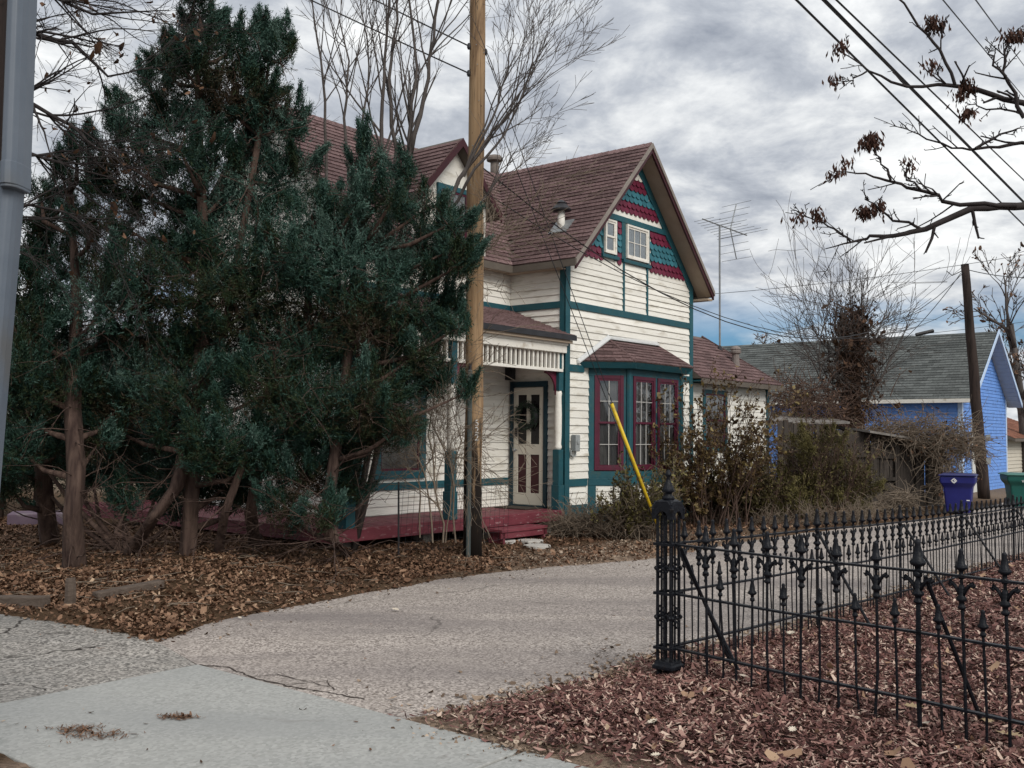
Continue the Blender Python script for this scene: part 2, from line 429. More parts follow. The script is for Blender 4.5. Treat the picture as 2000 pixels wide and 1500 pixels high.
def paving_material(name, base, agg, agg2, scale, lo, hi, crack=0.0, cscale=0.6, ccol=(0.03, 0.025, 0.022), cw=0.006, stain=None, bump=0.4, big=None):
    m = bpy.data.materials.new(name); m.use_nodes = True
    nt = m.node_tree; N, L = nt.nodes, nt.links; bs = N['Principled BSDF']; bs.inputs['Roughness'].default_value = 0.9
    bs.inputs['Specular IOR Level'].default_value = 0.2
    tc = N.new('ShaderNodeTexCoord')
    def mixc(f, a, b):
        x = N.new('ShaderNodeMix'); x.data_type = 'RGBA'
        L.new(f, x.inputs[0])
        for i, v in ((6, a), (7, b)):
            if isinstance(v, tuple): x.inputs[i].default_value = (*v, 1)
            else: L.new(v, x.inputs[i])
        return x.outputs[2]
    def nz(sc, det=6, ro=0.6, st=(1, 1, 1), dist=0.0):
        mp = N.new('ShaderNodeMapping'); mp.inputs['Scale'].default_value = st; mp.inputs['Rotation'].default_value = (0, 0, -UA); L.new(tc.outputs['Object'], mp.inputs[0])
        n = N.new('ShaderNodeTexNoise'); n.inputs['Scale'].default_value = sc; n.inputs['Detail'].default_value = det; n.inputs['Roughness'].default_value = ro; n.inputs['Distortion'].default_value = dist
        L.new(mp.outputs[0], n.inputs['Vector']); return n.outputs['Fac']
    def rng(v, a, b, c=0.0, d=1.0):
        r = N.new('ShaderNodeMapRange'); r.inputs[1].default_value = a; r.inputs[2].default_value = b; r.inputs[3].default_value = c; r.inputs[4].default_value = d
        L.new(v, r.inputs[0]); return r.outputs[0]
    vo = N.new('ShaderNodeTexVoronoi'); vo.inputs['Scale'].default_value = scale; L.new(tc.outputs['Object'], vo.inputs['Vector'])
    col = mixc(rng(vo.outputs['Color'], lo, hi), agg, agg2)
    sc_ = nz(2.2, 8, 0.65)
    col = mixc(rng(sc_, 0.35, 0.7, 0.1, 0.6), col, base)
    if big: col = mixc(rng(nz(0.55, 5, 0.55, (0.35, 1.6, 1), 0.5), 0.42, 0.66, 0.0, 0.75), col, big)
    if stain: col = mixc(rng(nz(3.1, 9, 0.65, (1, 1, 1), 1.0), 0.60, 0.75, 0.0, 0.55), col, stain)
    if crack:
        mp = N.new('ShaderNodeMapping'); L.new(tc.outputs['Object'], mp.inputs[0]); mp.inputs['Location'].default_value = (0.37, 0.61, 0)
        wn = N.new('ShaderNodeTexNoise'); wn.inputs['Scale'].default_value = 4; wn.inputs['Detail'].default_value = 5; L.new(mp.outputs[0], wn.inputs['Vector'])
        ad = N.new('ShaderNodeVectorMath'); ad.operation = 'MULTIPLY_ADD'; ad.inputs[1].default_value = (0.35, 0.35, 0.35)
        L.new(wn.outputs['Color'], ad.inputs[0]); L.new(mp.outputs[0], ad.inputs[2])
        vc = N.new('ShaderNodeTexVoronoi'); vc.feature = 'DISTANCE_TO_EDGE'; vc.inputs['Scale'].default_value = cscale; L.new(ad.outputs[0], vc.inputs['Vector'])
        k = rng(vc.outputs['Distance'], cw * 0.3, cw, 1, 0)
        msk = rng(nz(0.9, 3), 0.46, 0.54)
        mm = N.new('ShaderNodeMath'); mm.operation = 'MULTIPLY'; L.new(k, mm.inputs[0]); L.new(msk, mm.inputs[1])
        m3 = N.new('ShaderNodeMath'); m3.operation = 'MULTIPLY'; L.new(mm.outputs[0], m3.inputs[0]); m3.inputs[1].default_value = crack
        col = mixc(m3.outputs[0], col, ccol)
    L.new(col, bs.inputs['Base Color'])
    bp = N.new('ShaderNodeBump'); bp.inputs['Strength'].default_value = bump; bp.inputs['Distance'].default_value = 0.004
    L.new(vo.outputs['Distance'], bp.inputs['Height']); L.new(bp.outputs[0], bs.inputs['Normal'])
    return m
ASPH = paving_material('worn_pink_asphalt', (0.325, 0.285, 0.255), (0.12, 0.100, 0.088), (0.62, 0.55, 0.495), 70, 0.2, 0.85, crack=0.45, cscale=0.28, cw=0.004, big=(0.185, 0.162, 0.155), stain=(0.125, 0.108, 0.102), bump=0.5)
CONC = paving_material('pale_concrete', (0.34, 0.342, 0.322), (0.26, 0.262, 0.245), (0.42, 0.415, 0.395), 55, 0.1, 0.9, stain=(0.17, 0.155, 0.14), big=(0.27, 0.275, 0.268), bump=0.15)
AGGR = paving_material('exposed_aggregate', (0.27, 0.25, 0.225), (0.07, 0.065, 0.06), (0.56, 0.52, 0.47), 58, 0.25, 0.8, crack=1.0, cscale=0.7, cw=0.012, big=(0.17, 0.165, 0.155), bump=0.9)

def sheet(name, pts, z, m, thick=0.0, label=None):
    b = MB()
    if thick: b.prism([(p[0], p[1], z - thick) for p in pts], (0, 0, thick))
    else: b.quad(*[(p[0], p[1], z) for p in pts])
    o = b.build(name, m); tag(o, label, kind='structure'); return o
lane = [P2(p) for p in left_edge[4:]] + [P2(far_l)] + [P2(right_edge[0]), P2(right_edge[1] - FBN * 0.4), P2(right_edge[2] - FBN * 0.4), P2(P0 - FBN * 0.3), P2(S0 + SWN * 3.6 + U * 0.012), P2(S0 + U * 0.012)]
wid = []
for i, p in enumerate(lane):                             # the yard soil laps over the lane's house-side rim
    wid.append((p[0] - 0.5, p[1] + 0.5) if 1 <= i < len(left_edge) - 4 else p)
sheet('alley_road', wid, 0.0, ASPH, label='worn pinkish asphalt lane running past the house')
# old aggregate apron, left of the new slab
gap = 0.006
a0 = S0 + SWN * -gap
sheet('aggregate_slab', [P2(p) for p in left_edge[:5]] + [P2(S0 - SWN * gap + U * 0.0), P2(S0 - SWN * gap - U * 1.72), P2(S0 - SWN * 14 - U * 1.72)], 0.004, AGGR, 0.12, 'rough exposed-aggregate concrete apron beside the smooth slab')
k = 0.0
for i, ln in enumerate((2.86, 1.5, 1.5, 1.5, 1.5, 1.5)):
    a = S0 + SWN * (k + 0.009); b_ = S0 + SWN * (k + ln - 0.009)
    o = sheet('sidewalk_slab', [P2(a), P2(a - U * 1.71), P2(b_ - U * 1.71), P2(b_)], 0.012, CONC, 0.12)
    o['label'] = 'pale smooth concrete slab of the pavement'
    bm = o.modifiers.new('bevel', 'BEVEL'); bm.width = 0.008; bm.segments = 2
    k += ln
o = sheet('gutter_road', [P2(S0 - SWN * 14 - U * 1.74), P2(S0 + SWN * 18 - U * 1.74), P2(S0 + SWN * 18 - U * 9), P2(S0 - SWN * 14 - U * 9)], -0.012, ASPH, label='asphalt street edge beside the pavement')

# cracked rim where the asphalt meets the slab, and cracks in the lane
def crack_line(pts, w, parent):
    b = MB(); r = random.Random(int(pts[0][0] * 1000))
    P = []
    for i in range(len(pts) - 1):
        a, c = gnd(*pts[i]), gnd(*pts[i + 1]); n = max(2, int((c - a).length / 0.035))
        for j in range(n): P.append(a.lerp(c, j / n) + Vector((r.uniform(-.012, .012), r.uniform(-.012, .012), 0)))
    for i in range(len(P) - 1):
        d = (P[i + 1] - P[i]).normalized(); n = Vector((-d.y, d.x, 0)); w0 = w * r.uniform(0.4, 1.3)
        b.quad(P[i] - n * w0 + Vector((0, 0, .004)), P[i + 1] - n * w0 + Vector((0, 0, .004)), P[i + 1] + n * w0 + Vector((0, 0, .004)), P[i] + n * w0 + Vector((0, 0, .004)))
    return b
CRK = mat('crack_dirt', (0.045, 0.034, 0.028), (0.07, 0.055, 0.045), 0.95, 20)
for pts, w in [([(388, 1299), (440, 1303), (500, 1326), (560, 1340), (640, 1353), (720, 1368)], .008), ([(500, 1322), (540, 1318), (610, 1333), (650, 1345)], .005), ([(560, 1338), (640, 1330), (655, 1352)], .004),
               ([(0, 1318), (90, 1308), (170, 1290), (190, 1280)], .006), ([(0, 1338), (60, 1340), (95, 1352)], .006)]:
    o = crack_line(pts, w, None).build('pavement_crack', CRK); tag(o, kind='structure')

# ------------------------------------------------------------------ scattered litter (numpy)
def scatter_quads(name, P, size, aspect, m, parent=None, curl=0.35, tilt=0.5, seed=1, tint=None, kind='stuff', label=None, cat=None, lobes=False):
    """P (n,3) centres. each piece: two bent quads"""
    r = np.random.default_rng(seed); n = len(P)
    yaw = r.uniform(0, 6.283, n); tx = r.normal(0, tilt, n); ty = r.normal(0, tilt, n)
    L_ = size * np.clip(r.lognormal(-0.12, 0.42, n), 0.3, 2.4) * 0.5; W_ = L_ * aspect * r.uniform(0.6, 1.4, n)
    a = np.stack([np.cos(yaw), np.sin(yaw), tx], 1); a /= np.linalg.norm(a, axis=1)[:, None]
    b = np.stack([-np.sin(yaw), np.cos(yaw), ty], 1); b -= a * (a * b).sum(1)[:, None]; b /= np.linalg.norm(b, axis=1)[:, None]
    nrm = np.cross(a, b)
    up = nrm * (L_ * curl * r.uniform(0, 1.6, n))[:, None]
    A = a * L_[:, None]; B = b * W_[:, None]
    tipw = r.uniform(0.2, 0.9, n)[:, None]
    v = np.stack([P - A - B * tipw + up, P - B, P + A - B * tipw * 0.6 + up, P + A + B * tipw * 0.6 + up * 1.2, P + B, P - A + B * tipw + up * 0.8], 1).reshape(-1, 3)
    k = np.arange(n)[:, None] * 6
    F = np.stack([k + 0, k + 1, k + 4, k + 5], 2).reshape(-1, 4); F2 = np.stack([k + 1, k + 2, k + 3, k + 4], 2).reshape(-1, 4)
    F = np.stack([F, F2], 1).reshape(-1, 4)
    if tint is None: tint = r.uniform(0, 1, n)
    o = np_mesh(name, v, F, m, parent, np.repeat(tint, 2))
    tag(o, label, cat, kind=kind)
    return o
LEAFM = mat_tint('dry_leaf', [(0, (0.035, 0.020, 0.011)), (0.3, (0.105, 0.056, 0.033)), (0.6, (0.195, 0.110, 0.068)), (0.85, (0.31, 0.195, 0.125)), (1, (0.46, 0.34, 0.23))], 0.8, 0.2)
CHIPM = mat_tint('bark_chip', [(0, (0.026, 0.012, 0.011)), (0.3, (0.105, 0.046, 0.040)), (0.55, (0.235, 0.122, 0.104)), (0.8, (0.40, 0.26, 0.21)), (1, (0.58, 0.45, 0.36))], 0.85, 0.2)
GRAVM = mat_tint('tan_grit', [(0, (0.08, 0.055, 0.04)), (0.5, (0.24, 0.175, 0.125)), (1, (0.45, 0.36, 0.28))], 0.9, 0.15)
def cand(n, x0, x1, y0, y1, seed):
    r = np.random.default_rng(seed); return np.column_stack([r.uniform(x0, x1, n), r.uniform(y0, y1, n)]), r
HI = np.array([[*P2(HC)]])
def house_local(Q):
    w = Q - HI; return w[:, 0] * U.x + w[:, 1] * U.y, w[:, 0] * V.x + w[:, 1] * V.y
def in_view(Q, z, m=60):
    px, py, d = project(np.column_stack([Q, z])); return (px > -m) & (px < 2000 + m) & (py < 1500 + m) & (d > 0.3)
def litter():
    # fallen leaves on the house side
    Q, r = cand(480000, -11, 8, 6.5, 22, 11)
    z = gz(Q); d = sdist(Q, PAV); hs = side_house(Q) > 0; s, t = house_local(Q)
    dens = sm((d + 0.20 + 0.10 * vnoise(Q, 7, 21)) / 0.30) * (0.30 + 0.7 * sm((vnoise(Q, 3.5, 8) + 0.45) / 0.7))
    dens *= np.where(Q[:, 0] > 0.0, 0.30 + 0.7 * sm((d - 1.2) / 0.6), 1.0)
    dens *= np.where(Q[:, 1] > 15, 0.6, 1.0)
    under = ((t > 0.1) & (s > -4.6)) | ((s > 0) & (t > -0.05))
    ok = hs & in_view(Q, z) & ~under & (r.uniform(0, 1, len(Q)) < dens)
    Q = Q[ok]; z = z[ok]
    tint = np.clip(r.beta(2.0, 2.2, len(Q)) + 0.12 * vnoise(Q, 1.5, 4), 0, 1)
    scatter_quads('leaf_litter', np.column_stack([Q, z + r.uniform(0.0, 0.03, len(Q))]), 0.040, 0.55, LEAFM, seed=3, tint=tint, tilt=0.45, label='brown fallen leaves covering the yard beneath the junipers', cat='leaf litter')
    # bark mulch on the fence side
    Q, r = cand(680000, -1.2, 9, 3.6, 14.5, 12)
    z = gz(Q); d = sdist(Q, PAV); ms = side_house(Q) < 0
    dens = sm((d + 0.10) / 0.42) * (0.62 + 0.38 * sm((vnoise(Q, 5, 18) + 0.4) / 0.6)) * np.clip(1.25 - (Q[:, 1] - 4) * 0.085, 0.35, 1)
    ok = ms & in_view(Q, z) & (r.uniform(0, 1, len(Q)) < dens)
    Q = Q[ok]; z = z[ok]
    tint = np.clip(r.beta(1.7, 2.6, len(Q)) + 0.08 * vnoise(Q, 2, 4), 0, 1)
    pale = r.uniform(0, 1, len(Q)) < 0.11
    tint[pale] = r.uniform(0.85, 1.0, pale.sum())
    scatter_quads('bark_mulch', np.column_stack([Q, z + r.uniform(0.0, 0.028, len(Q))]), 0.036, 0.28, CHIPM, seed=4, tint=tint, tilt=0.40, curl=0.12, label='dark red-brown bark mulch spread beneath the iron fences', cat='bark mulch')
    # pale dead leaves among the mulch
    Q, r = cand(2600, -0.5, 8, 3.8, 13, 14)
    z = gz(Q); d = sdist(Q, PAV)
    nearc = np.exp(-((Q[:, 0] - 2.3) ** 2 + (Q[:, 1] - 4.4) ** 2) / 0.25)
    ok = (side_house(Q) < 0) & (d > 0.1) & in_view(Q, z) & (r.uniform(0, 1, len(Q)) < 0.35 + nearc)
    Q = Q[ok]; z = z[ok]
    scatter_quads('scattered_leaf_litter', np.column_stack([Q, z + 0.03]), 0.05, 0.5, LEAFM, seed=6, tint=r.uniform(0.75, 1, len(Q)), tilt=0.5, label='pale curled dead leaves scattered over the bark mulch', cat='leaf litter')
    # grit along the lane rims
    Q, r = cand(120000, -2.5, 6, 5, 17, 15)
    d = sdist(Q, PAV); z = np.maximum(gz(Q), 0.0)
    ok = (np.abs(d) < 1.3) & in_view(Q, z)
    p = np.where(side_house(Q) > 0, np.exp(-((Q[:, 0] - 1.7) / 1.6) ** 2) * sm((d + 0.15) / 0.3) * 0.9, np.exp(-((d - 0.0) / 0.16) ** 2) * sm((Q[:, 0] + 0.6) / 0.4))
    p += 0.03 * np.exp(-(d / 0.5) ** 2)
    ok &= r.uniform(0, 1, len(Q)) < p
    Q = Q[ok]; z = z[ok]
    scatter_quads('grit', np.column_stack([Q, z + 0.006]), 0.026, 0.7, GRAVM, seed=8, tilt=0.4, curl=0.5, label='tan grit and crumbled leaves along the lane rims', cat='grit')
    # stray bits on the paving
    Q, r = cand(2600, -4.5, 5, 4.6, 15, 16)
    d = sdist(Q, PAV); ok = (d < -0.02) & (r.uniform(0, 1, len(Q)) < 0.05 + 0.9 * np.exp(d / 0.16)); Q = Q[ok]
    scatter_quads('paving_debris', np.column_stack([Q, np.full(len(Q), 0.018)]), 0.032, 0.4, LEAFM, seed=9, tilt=0.12, curl=0.2, label='stray leaf scraps lying on the lane and slab', cat='debris')
    for i, (px, py, sx) in enumerate(((185, 1443, 0.10), (350, 1406, 0.06), (150, 1430, .08))):
        c = gnd(px, py); r = np.random.default_rng(70 + i); n = 170
        Q = np.column_stack([c.x + r.normal(0, sx, n), c.y + r.normal(0, sx * 0.45, n)])
        scatter_quads('needle_debris', np.column_stack([Q, np.full(n, 0.018)]), 0.03, 0.2, LEAFM, seed=20 + i, tilt=0.15, tint=r.uniform(0.15, 0.7, n), label='small drift of brown needles on the pale slab', cat='debris')
litter()

# ================================================================== THE HOUSE
house = empty('victorian_house', HC, UA, 'cream clapboard house with teal trim, burgundy fish-scale gable and brown shingle roof', 'house')
AX, AZ, MS = 2.05, 6.74, 1.035            # wing ridge, apex height, roof pitch
def wz(x): return AZ - MS * abs(x - AX)
class Fr:
    """a wall face in house coordinates: s along it, d outwards, z up"""
    def __init__(f, o, a, n): f.o = Vector((*o, 0)); f.a = Vector((*a, 0)).normalized(); f.n = Vector((*n, 0)).normalized()
    def p(f, s, d, z): q = f.o + f.a * s + f.n * d; return (q.x, q.y, z)
    def box(f, b, s0, s1, z0, z1, d0, d1):
        return b.hexa([f.p(s0, d1, z0), f.p(s1, d1, z0), f.p(s1, d0, z0), f.p(s0, d0, z0), f.p(s0, d1, z1), f.p(s1, d1, z1), f.p(s1, d0, z1), f.p(s0, d0, z1)])
    def part(f, name, m, parent, s0, s1, z0, z1, d0, d1, bevel=0.004):
        return f.box(MB(), s0, s1, z0, z1, d0, d1).build(name, m, parent, bevel=bevel)
GF = Fr((0, 0), (1, 0), (0, -1))           # street gable
SF = Fr((0, 0), (0, 1), (-1, 0))           # side of the wing, with the door
RF = Fr((0, 1.15), (1, 0), (0, -1))        # main front wall behind the porch
LF = Fr((-3.4, 1.15), (0, 1), (-1, 0))     # left end wall
BL = Fr((0.66, 0), (1, -1), (-1, -1)); BLW = 0.48 * math.sqrt(2)
BF = Fr((1.14, -0.48), (1, 0), (0, -1)); BFW = 1.72
BR = Fr((2.86, -0.48), (1, 1), (1, -1))
QF = Fr((4.1, 0.06), (1, 0), (0, -1))      # low rear range
def siding(f, parent, s0, s1, z0, z1, e=0.115, clip=None, seed=0):
    """lapped boards, each its own piece"""
    r = random.Random(seed * 7919 + int(s0 * 100) + int(z0 * 1000)); n = max(1, round((z1 - z0) / e)); e = (z1 - z0) / n
    for i in range(n):
        a, b = z0 + i * e, z0 + (i + 1) * e
        l0, r0, l1, r1 = s0, s1, s0, s1
        if clip: l0, r0 = clip(a); l1, r1 = clip(b); l0, l1 = max(l0, s0), max(l1, s0); r0, r1 = min(r0, s1), min(r1, s1)
        if r1 - l1 < 0.03: continue
        j = r.uniform(-.003, .003); k = r.uniform(-.003, .003); g = r.uniform(0.016, 0.026)
        m = MB().hexa([f.p(l0, g, a + j), f.p(r0, g, a + k), f.p(r0, 0, a + k), f.p(l0, 0, a + j), f.p(l1, .004, b + j), f.p(r1, .004, b + k), f.p(r1, 0, b + k), f.p(l1, 0, b + j)])
        m.build('siding_board', CREAM, parent)
# ---- cores
b = MB().prism([(.004, .004, .12), (4.096, .004, .12), (4.096, .004, wz(4.1) - .14), (AX, .004, AZ - .14), (.004, .004, wz(0) - .14)], (0, 3.6, 0))
gwall = b.build('gable_wall', CREAM, house)
b = MB().box(-3.396, 4.09, 1.154, 5.25, .12, 4.50)
b.prism([(-3.396, 1.16, 4.45), (-3.396, 5.24, 4.45), (-3.396, 3.2, 6.5)], (7.4, 0, 0))
mwall = b.build('main_wall', CREAM, house)
rwall = MB().box(4.1, 7.6, .064, 2.1, .1, 2.72).build('rear_wall', CREAM, house)
# ---- siding
rake = lambda z: (AX - (AZ - .16 - z) / MS, AX + (AZ - .16 - z) / MS)
siding(GF, gwall, .09, 1.665, 3.76, 4.46, .099, None, 1); siding(GF, gwall, 1.715, 2.44, 3.76, 4.60, .099, None, 2)
siding(GF, gwall, 2.49, 4.01, 3.76, 4.46, .099, None, 3)
siding(GF, gwall, .09, 4.01, 2.735, 3.645, .113, None, 4)
siding(GF, gwall, .09, .645, .885, 2.62, .123, None, 5); siding(GF, gwall, 3.36, 4.01, .885, 2.62, .123, None, 6)
siding(GF, gwall, .09, .56, .47, .765, .10, None, 7); siding(GF, gwall, 3.36, 4.01, .47, .765, .10, None, 8)
siding(SF, gwall, .09, 1.14, 3.755, 4.42, .105, None, 9); siding(SF, gwall, .09, 1.14, 2.6, 3.645, .105, None, 10)
siding(SF, gwall, .09, .33, .44, 2.52, .118, None, 11); siding(SF, gwall, 1.10, 1.15, .44, 2.52, .118, None, 12)
siding(RF, mwall, -3.3, -.004, 3.755, 4.42, .105, None, 13); siding(RF, mwall, -3.3, -.004, 2.75, 3.645, .115, None, 14)
siding(RF, mwall, -1.9, -.004, .88, 2.75, .118, None, 15); siding(RF, mwall, -3.3, -3.05, .88, 2.75, .118, None, 16)
siding(RF, mwall, -3.3, -.004, .42, .77, .115, None, 17)
siding(LF, mwall, .05, 4.0, .42, 4.4, .14, None, 18)
siding(QF, rwall, 0, .57, .12, 2.62, .125, None, 19); siding(QF, rwall, 1.53, 3.41, .12, 2.62, .125, None, 20); siding(QF, rwall, .57, 1.53, .12, 1.22, .122, None, 21)
# ---- teal trim
for (f, a) in [(GF, (0 - .036, .09, .10, 4.55, 0, .036)), (SF, (-.030, .09, .10, 4.45, 0, .036)), (GF, (4.01, 4.13, .10, 4.5, 0, .036)), (RF, (-3.43, -3.3, .1, 4.4, 0, .036)), (QF, (3.41, 3.53, .1, 2.66, 0, .036))]:
    f.part('corner_board', TEAL, house, *a)
for (f, a) in [(GF, (.09, 4.01, 3.645, 3.76, 0, .031)), (SF, (.09, 1.12, 3.645, 3.755, 0, .031)), (RF, (-3.3, -.034, 3.645, 3.755, 0, .031)), (GF, (.09, .50, 2.62, 2.735, 0, .031)), (GF, (3.50, 4.01, 2.62, 2.735, 0, .031)),
               (GF, (.09, .60, .765, .885, 0, .031)), (GF, (3.40, 4.01, .765, .885, 0, .031)), (RF, (-3.3, -.03, .77, .88, 0, .031)), (QF, (0, 3.41, 2.62, 2.72, 0, .034))]:
    f.part('trim_band', TEAL, house, *a)
for (f, a) in [(GF, (.09, .60, .10, .47, 0, .034)), (GF, (3.40, 4.01, .10, .47, 0, .034))]:
    f.part('skirt_board', TEAL, house, *a)
GF.part('trim_band', TEAL, house, .80, 3.32, 5.31, 5.41, 0, .034)
for s0 in (1.665, 2.44): GF.part('trim_stile', TEAL, house, s0, s0 + .05, 3.76, 4.66, 0, .033)
# plain boards under each scale field
for s0, s1 in ((.10, 1.02), (1.42, 1.665), (2.49, 4.0)):
    GF.part('apron_board', CREAM, house, s0, s1, 4.462, 4.60, 0, .012, bevel=0)
b = MB(); hw0, hw1 = (AZ - .2 - 5.41) / MS, (AZ - .2 - 5.52) / MS
b.prism([GF.p(AX - hw0, 0, 5.412), GF.p(AX + hw0, 0, 5.412), GF.p(AX + hw1, 0, 5.55), GF.p(AX - hw1, 0, 5.55)], (0, -.012, 0)); b.build('apron_board', CREAM, house)
for sg in (-1, 1):                                    # teal boards along the rake
    x1 = AX + sg * 2.05
    b = MB().prism([(AX, 0, AZ - .13), (x1, 0, wz(x1) - .13), (x1, 0, wz(x1) - .34), (AX, 0, AZ - .34)], (0, -.030 - .003 * sg, 0)); b.build('rake_board', TEAL, house)
# ---- fish scales
def scale_mesh(m, w=.138, h=.150):
    b = MB(); pts = [(-w / 2, h), (-w / 2, w * .42)] + [(-w / 2 * math.cos(a), w * .42 - w * .42 * math.sin(a)) for a in [math.pi * k / 6 for k in range(1, 6)]] + [(w / 2, w * .42), (w / 2, h)]
    n = len(pts); b.v += [(x, -.034 + .030 * z / h, z) for x, z in pts] + [(x, 0, z) for x, z in pts]
    b.f += [tuple(range(n))] + [(i, n + i, n + (i + 1) % n, (i + 1) % n) for i in range(n)]
    return b.mesh('fish_scale', m)
SCM = {'b': scale_mesh(BURG), 't': scale_mesh(TSCALE), 'w': scale_mesh(CREAM)}
def scales(z0, cols, inside, s0, s1, e=.107, w=.143, off=0):
    r = random.Random(int(z0 * 100 + s0 * 10))
    for i, c in enumerate(cols):
        z = z0 + i * e; s = s0 + w / 2 + (w / 2 if i % 2 and s1 - s0 > .2 else 0) + off
        while s < s1 - w * .35:
            if inside(s, z + .03):
                inst('fish_scale', SCM[c], house, (s, -.002 - .0006 * (i % 2) + r.uniform(-.001, .001), z + r.uniform(-.003, .003)), (0, r.uniform(-.02, .02), 0))
            s += w
ins = lambda s, z: abs(s - AX) < (AZ - .36 - z) / MS
scales(4.545, 'bbtttbb', ins, 2.545, 4.0); scales(4.545, 'bbtttbb', ins, .20, 1.04)
scales(4.545, 'bbtttbb', lambda s, z: z < 5.26, 1.475, 1.62, off=0)
scales(5.49, 'bbttbbw', ins, 1.0, 3.1)
# ---- windows
def window(f, s0, s1, z0, z1, casing, sash, cols, rows, hung=True, cw=.055, behind=CURT, dd=0.0, sill=None, hang=0.0):
    b = MB(); d1 = .045 + dd
    f.box(b, s0 - cw, s0, z0 - cw, z1 + cw, dd, d1); f.box(b, s1, s1 + cw, z0 - cw, z1 + cw, dd, d1)
    f.box(b, s0, s1, z1, z1 + cw, dd, d1 - .002); f.box(b, s0, s1, z0 - cw, z0, dd, d1 - .002)
    w = b.build('window', casing, house, bevel=.003)
    if sill: f.part('window_sill', sill, w, s0 - cw - .02, s1 + cw + .02, z0 - cw - .05, z0 - cw, dd, d1 + .03)
    halves = [(z0, (z0 + z1) / 2 + .012, .020), ((z0 + z1) / 2 - .012, z1, .032)] if hung else [(z0, z1, .026)]
    for (a, c, d) in halves:
        d += dd; fw = .032; b = MB()
        f.box(b, s0, s0 + fw, a, c, d - .022, d); f.box(b, s1 - fw, s1, a, c, d - .022, d)
        f.box(b, s0 + fw, s1 - fw, a, a + fw, d - .022, d - .001); f.box(b, s0 + fw, s1 - fw, c - fw, c, d - .022, d - .001)
        b.build('sash', sash, w)
        b = MB(); gw = (s1 - s0 - 2 * fw); gh = (c - a - 2 * fw)
        for i in range(1, cols): x = s0 + fw + gw * i / cols; f.box(b, x - .006, x + .006, a + fw, c - fw, d - .016, d - .003)
        for j in range(1, rows): z = a + fw + gh * j / rows; f.box(b, s0 + fw, s1 - fw, z - .006, z + .006, d - .017, d - .004)
        if cols * rows > 1: b.build('muntin', WHITE if behind is BLIND else MUNT, w)
        for i in range(cols):
            for j in range(rows):
                x0 = s0 + fw + gw * i / cols; x1 = x0 + gw / cols; q0 = a + fw + gh * j / rows; q1 = q0 + gh / rows
                t = RNG.uniform(-.0012, .0012)
                MB().quad(f.p(x0, d - .012 + t, q0), f.p(x1, d - .012, q0), f.p(x1, d - .012 - t, q1), f.p(x0, d - .012, q1)).build('pane', GLASS, w)
    if behind:
        b = MB(); n = 22; dz = .003 + dd - hang
        for i in range(n):
            xa, xb = s0 + (s1 - s0) * i / n, s0 + (s1 - s0) * (i + 1) / n
            da, db = dz + .004 * math.sin(i * 2.1) - .0, dz + .004 * math.sin((i + 1) * 2.1)
            b.quad(f.p(xa, da, z0), f.p(xb, db, z0), f.p(xb, db, z1), f.p(xa, da, z1))
        b.build('curtain', behind, w)
    return w
window(GF, 1.10, 1.375, 4.73, 5.25, WHITE, WHITE, 1, 1, True, .035, BLIND, dd=.02)
window(GF, 1.78, 2.43, 4.73, 5.26, WHITE, WHITE, 3, 2, False, .035, BLIND, dd=.02)
for a in [(1.02, 1.06, 4.60, 5.31), (1.415, 1.475, 4.60, 5.31), (1.62, 1.74, 4.66, 5.31), (2.47, 2.54, 4.66, 5.31)]: GF.part('window_surround', TEAL, house, a[0], a[1], a[2], a[3], 0, .030)
GF.part('window_ledge', TEAL, house, .99, 1.50, 4.615, 4.672, 0, .06); GF.part('window_ledge', TEAL, house, 1.64, 2.56, 4.61, 4.668, 0, .06)
window(QF, .63, 1.47, 1.38, 2.44, TEAL, BURGW, 1, 1, True, .075, CURT)
window(RF, -2.95, -2.15, 1.05, 2.60, TEAL, BURGW, 1, 1, True, .12, CURT)
# ---- bay window
bay = MB().prism([(.72, -.0, .12), (1.19, -.40, .12), (2.81, -.40, .12), (3.28, 0, .12)], (0, 0, 2.6)).build('bay', TEAL, house)
def bayface(f, w, wins, cols):
    f.part('bay_sill', TEAL, bay, -.0, w, .885, 1.0, -.05, .012); f.part('bay_base', TEAL, bay, 0, w, .10, .42, -.05, .008)
    f.part('bay_band', TEAL, bay, 0, w, .765, .885, -.05, .022); f.part('bay_head', TEAL, bay, 0, w, 2.58, 2.80, -.05, .010)
    e = [0] + [x for p in wins for x in (p[0] - .06, p[1] + .06)] + [w]
    for i in range(0, len(e), 2): f.part('bay_post', TEAL, bay, e[i], e[i + 1], 1.0, 2.58, -.05, .008)
    st = [0, .13] + ([w / 2 - .06, w / 2 + .06] if w > 1 else []) + [w - .13, w]
    for i in range(0, len(st), 2): f.part('bay_stile', TEAL, bay, st[i], st[i + 1], .42, .765, -.05, .016)
    for i in range(1, len(st) - 1, 2): siding(f, bay, st[i], st[i + 1], .42, .765, .085, None, 30 + int(w * 10) + i)
    for p in wins: window(f, p[0], p[1], 1.075, 2.53, BURGW, BURGW, cols, 2, True, .06, CURT, dd=-.02, hang=.035)
bayface(BL, BLW, [(.16, .53)], 2)
bayface(BF, BFW, [(.18, .76), (.96, 1.54)], 3)
bayface(BR, BLW, [(.16, .53)], 2)
for (x, y) in ((1.14, -.48), (2.86, -.48)):
    MB().lathe([(.05, .1), (.05, 2.79)], (x, y, 0), 8).build('bay_corner', TEAL, bay)
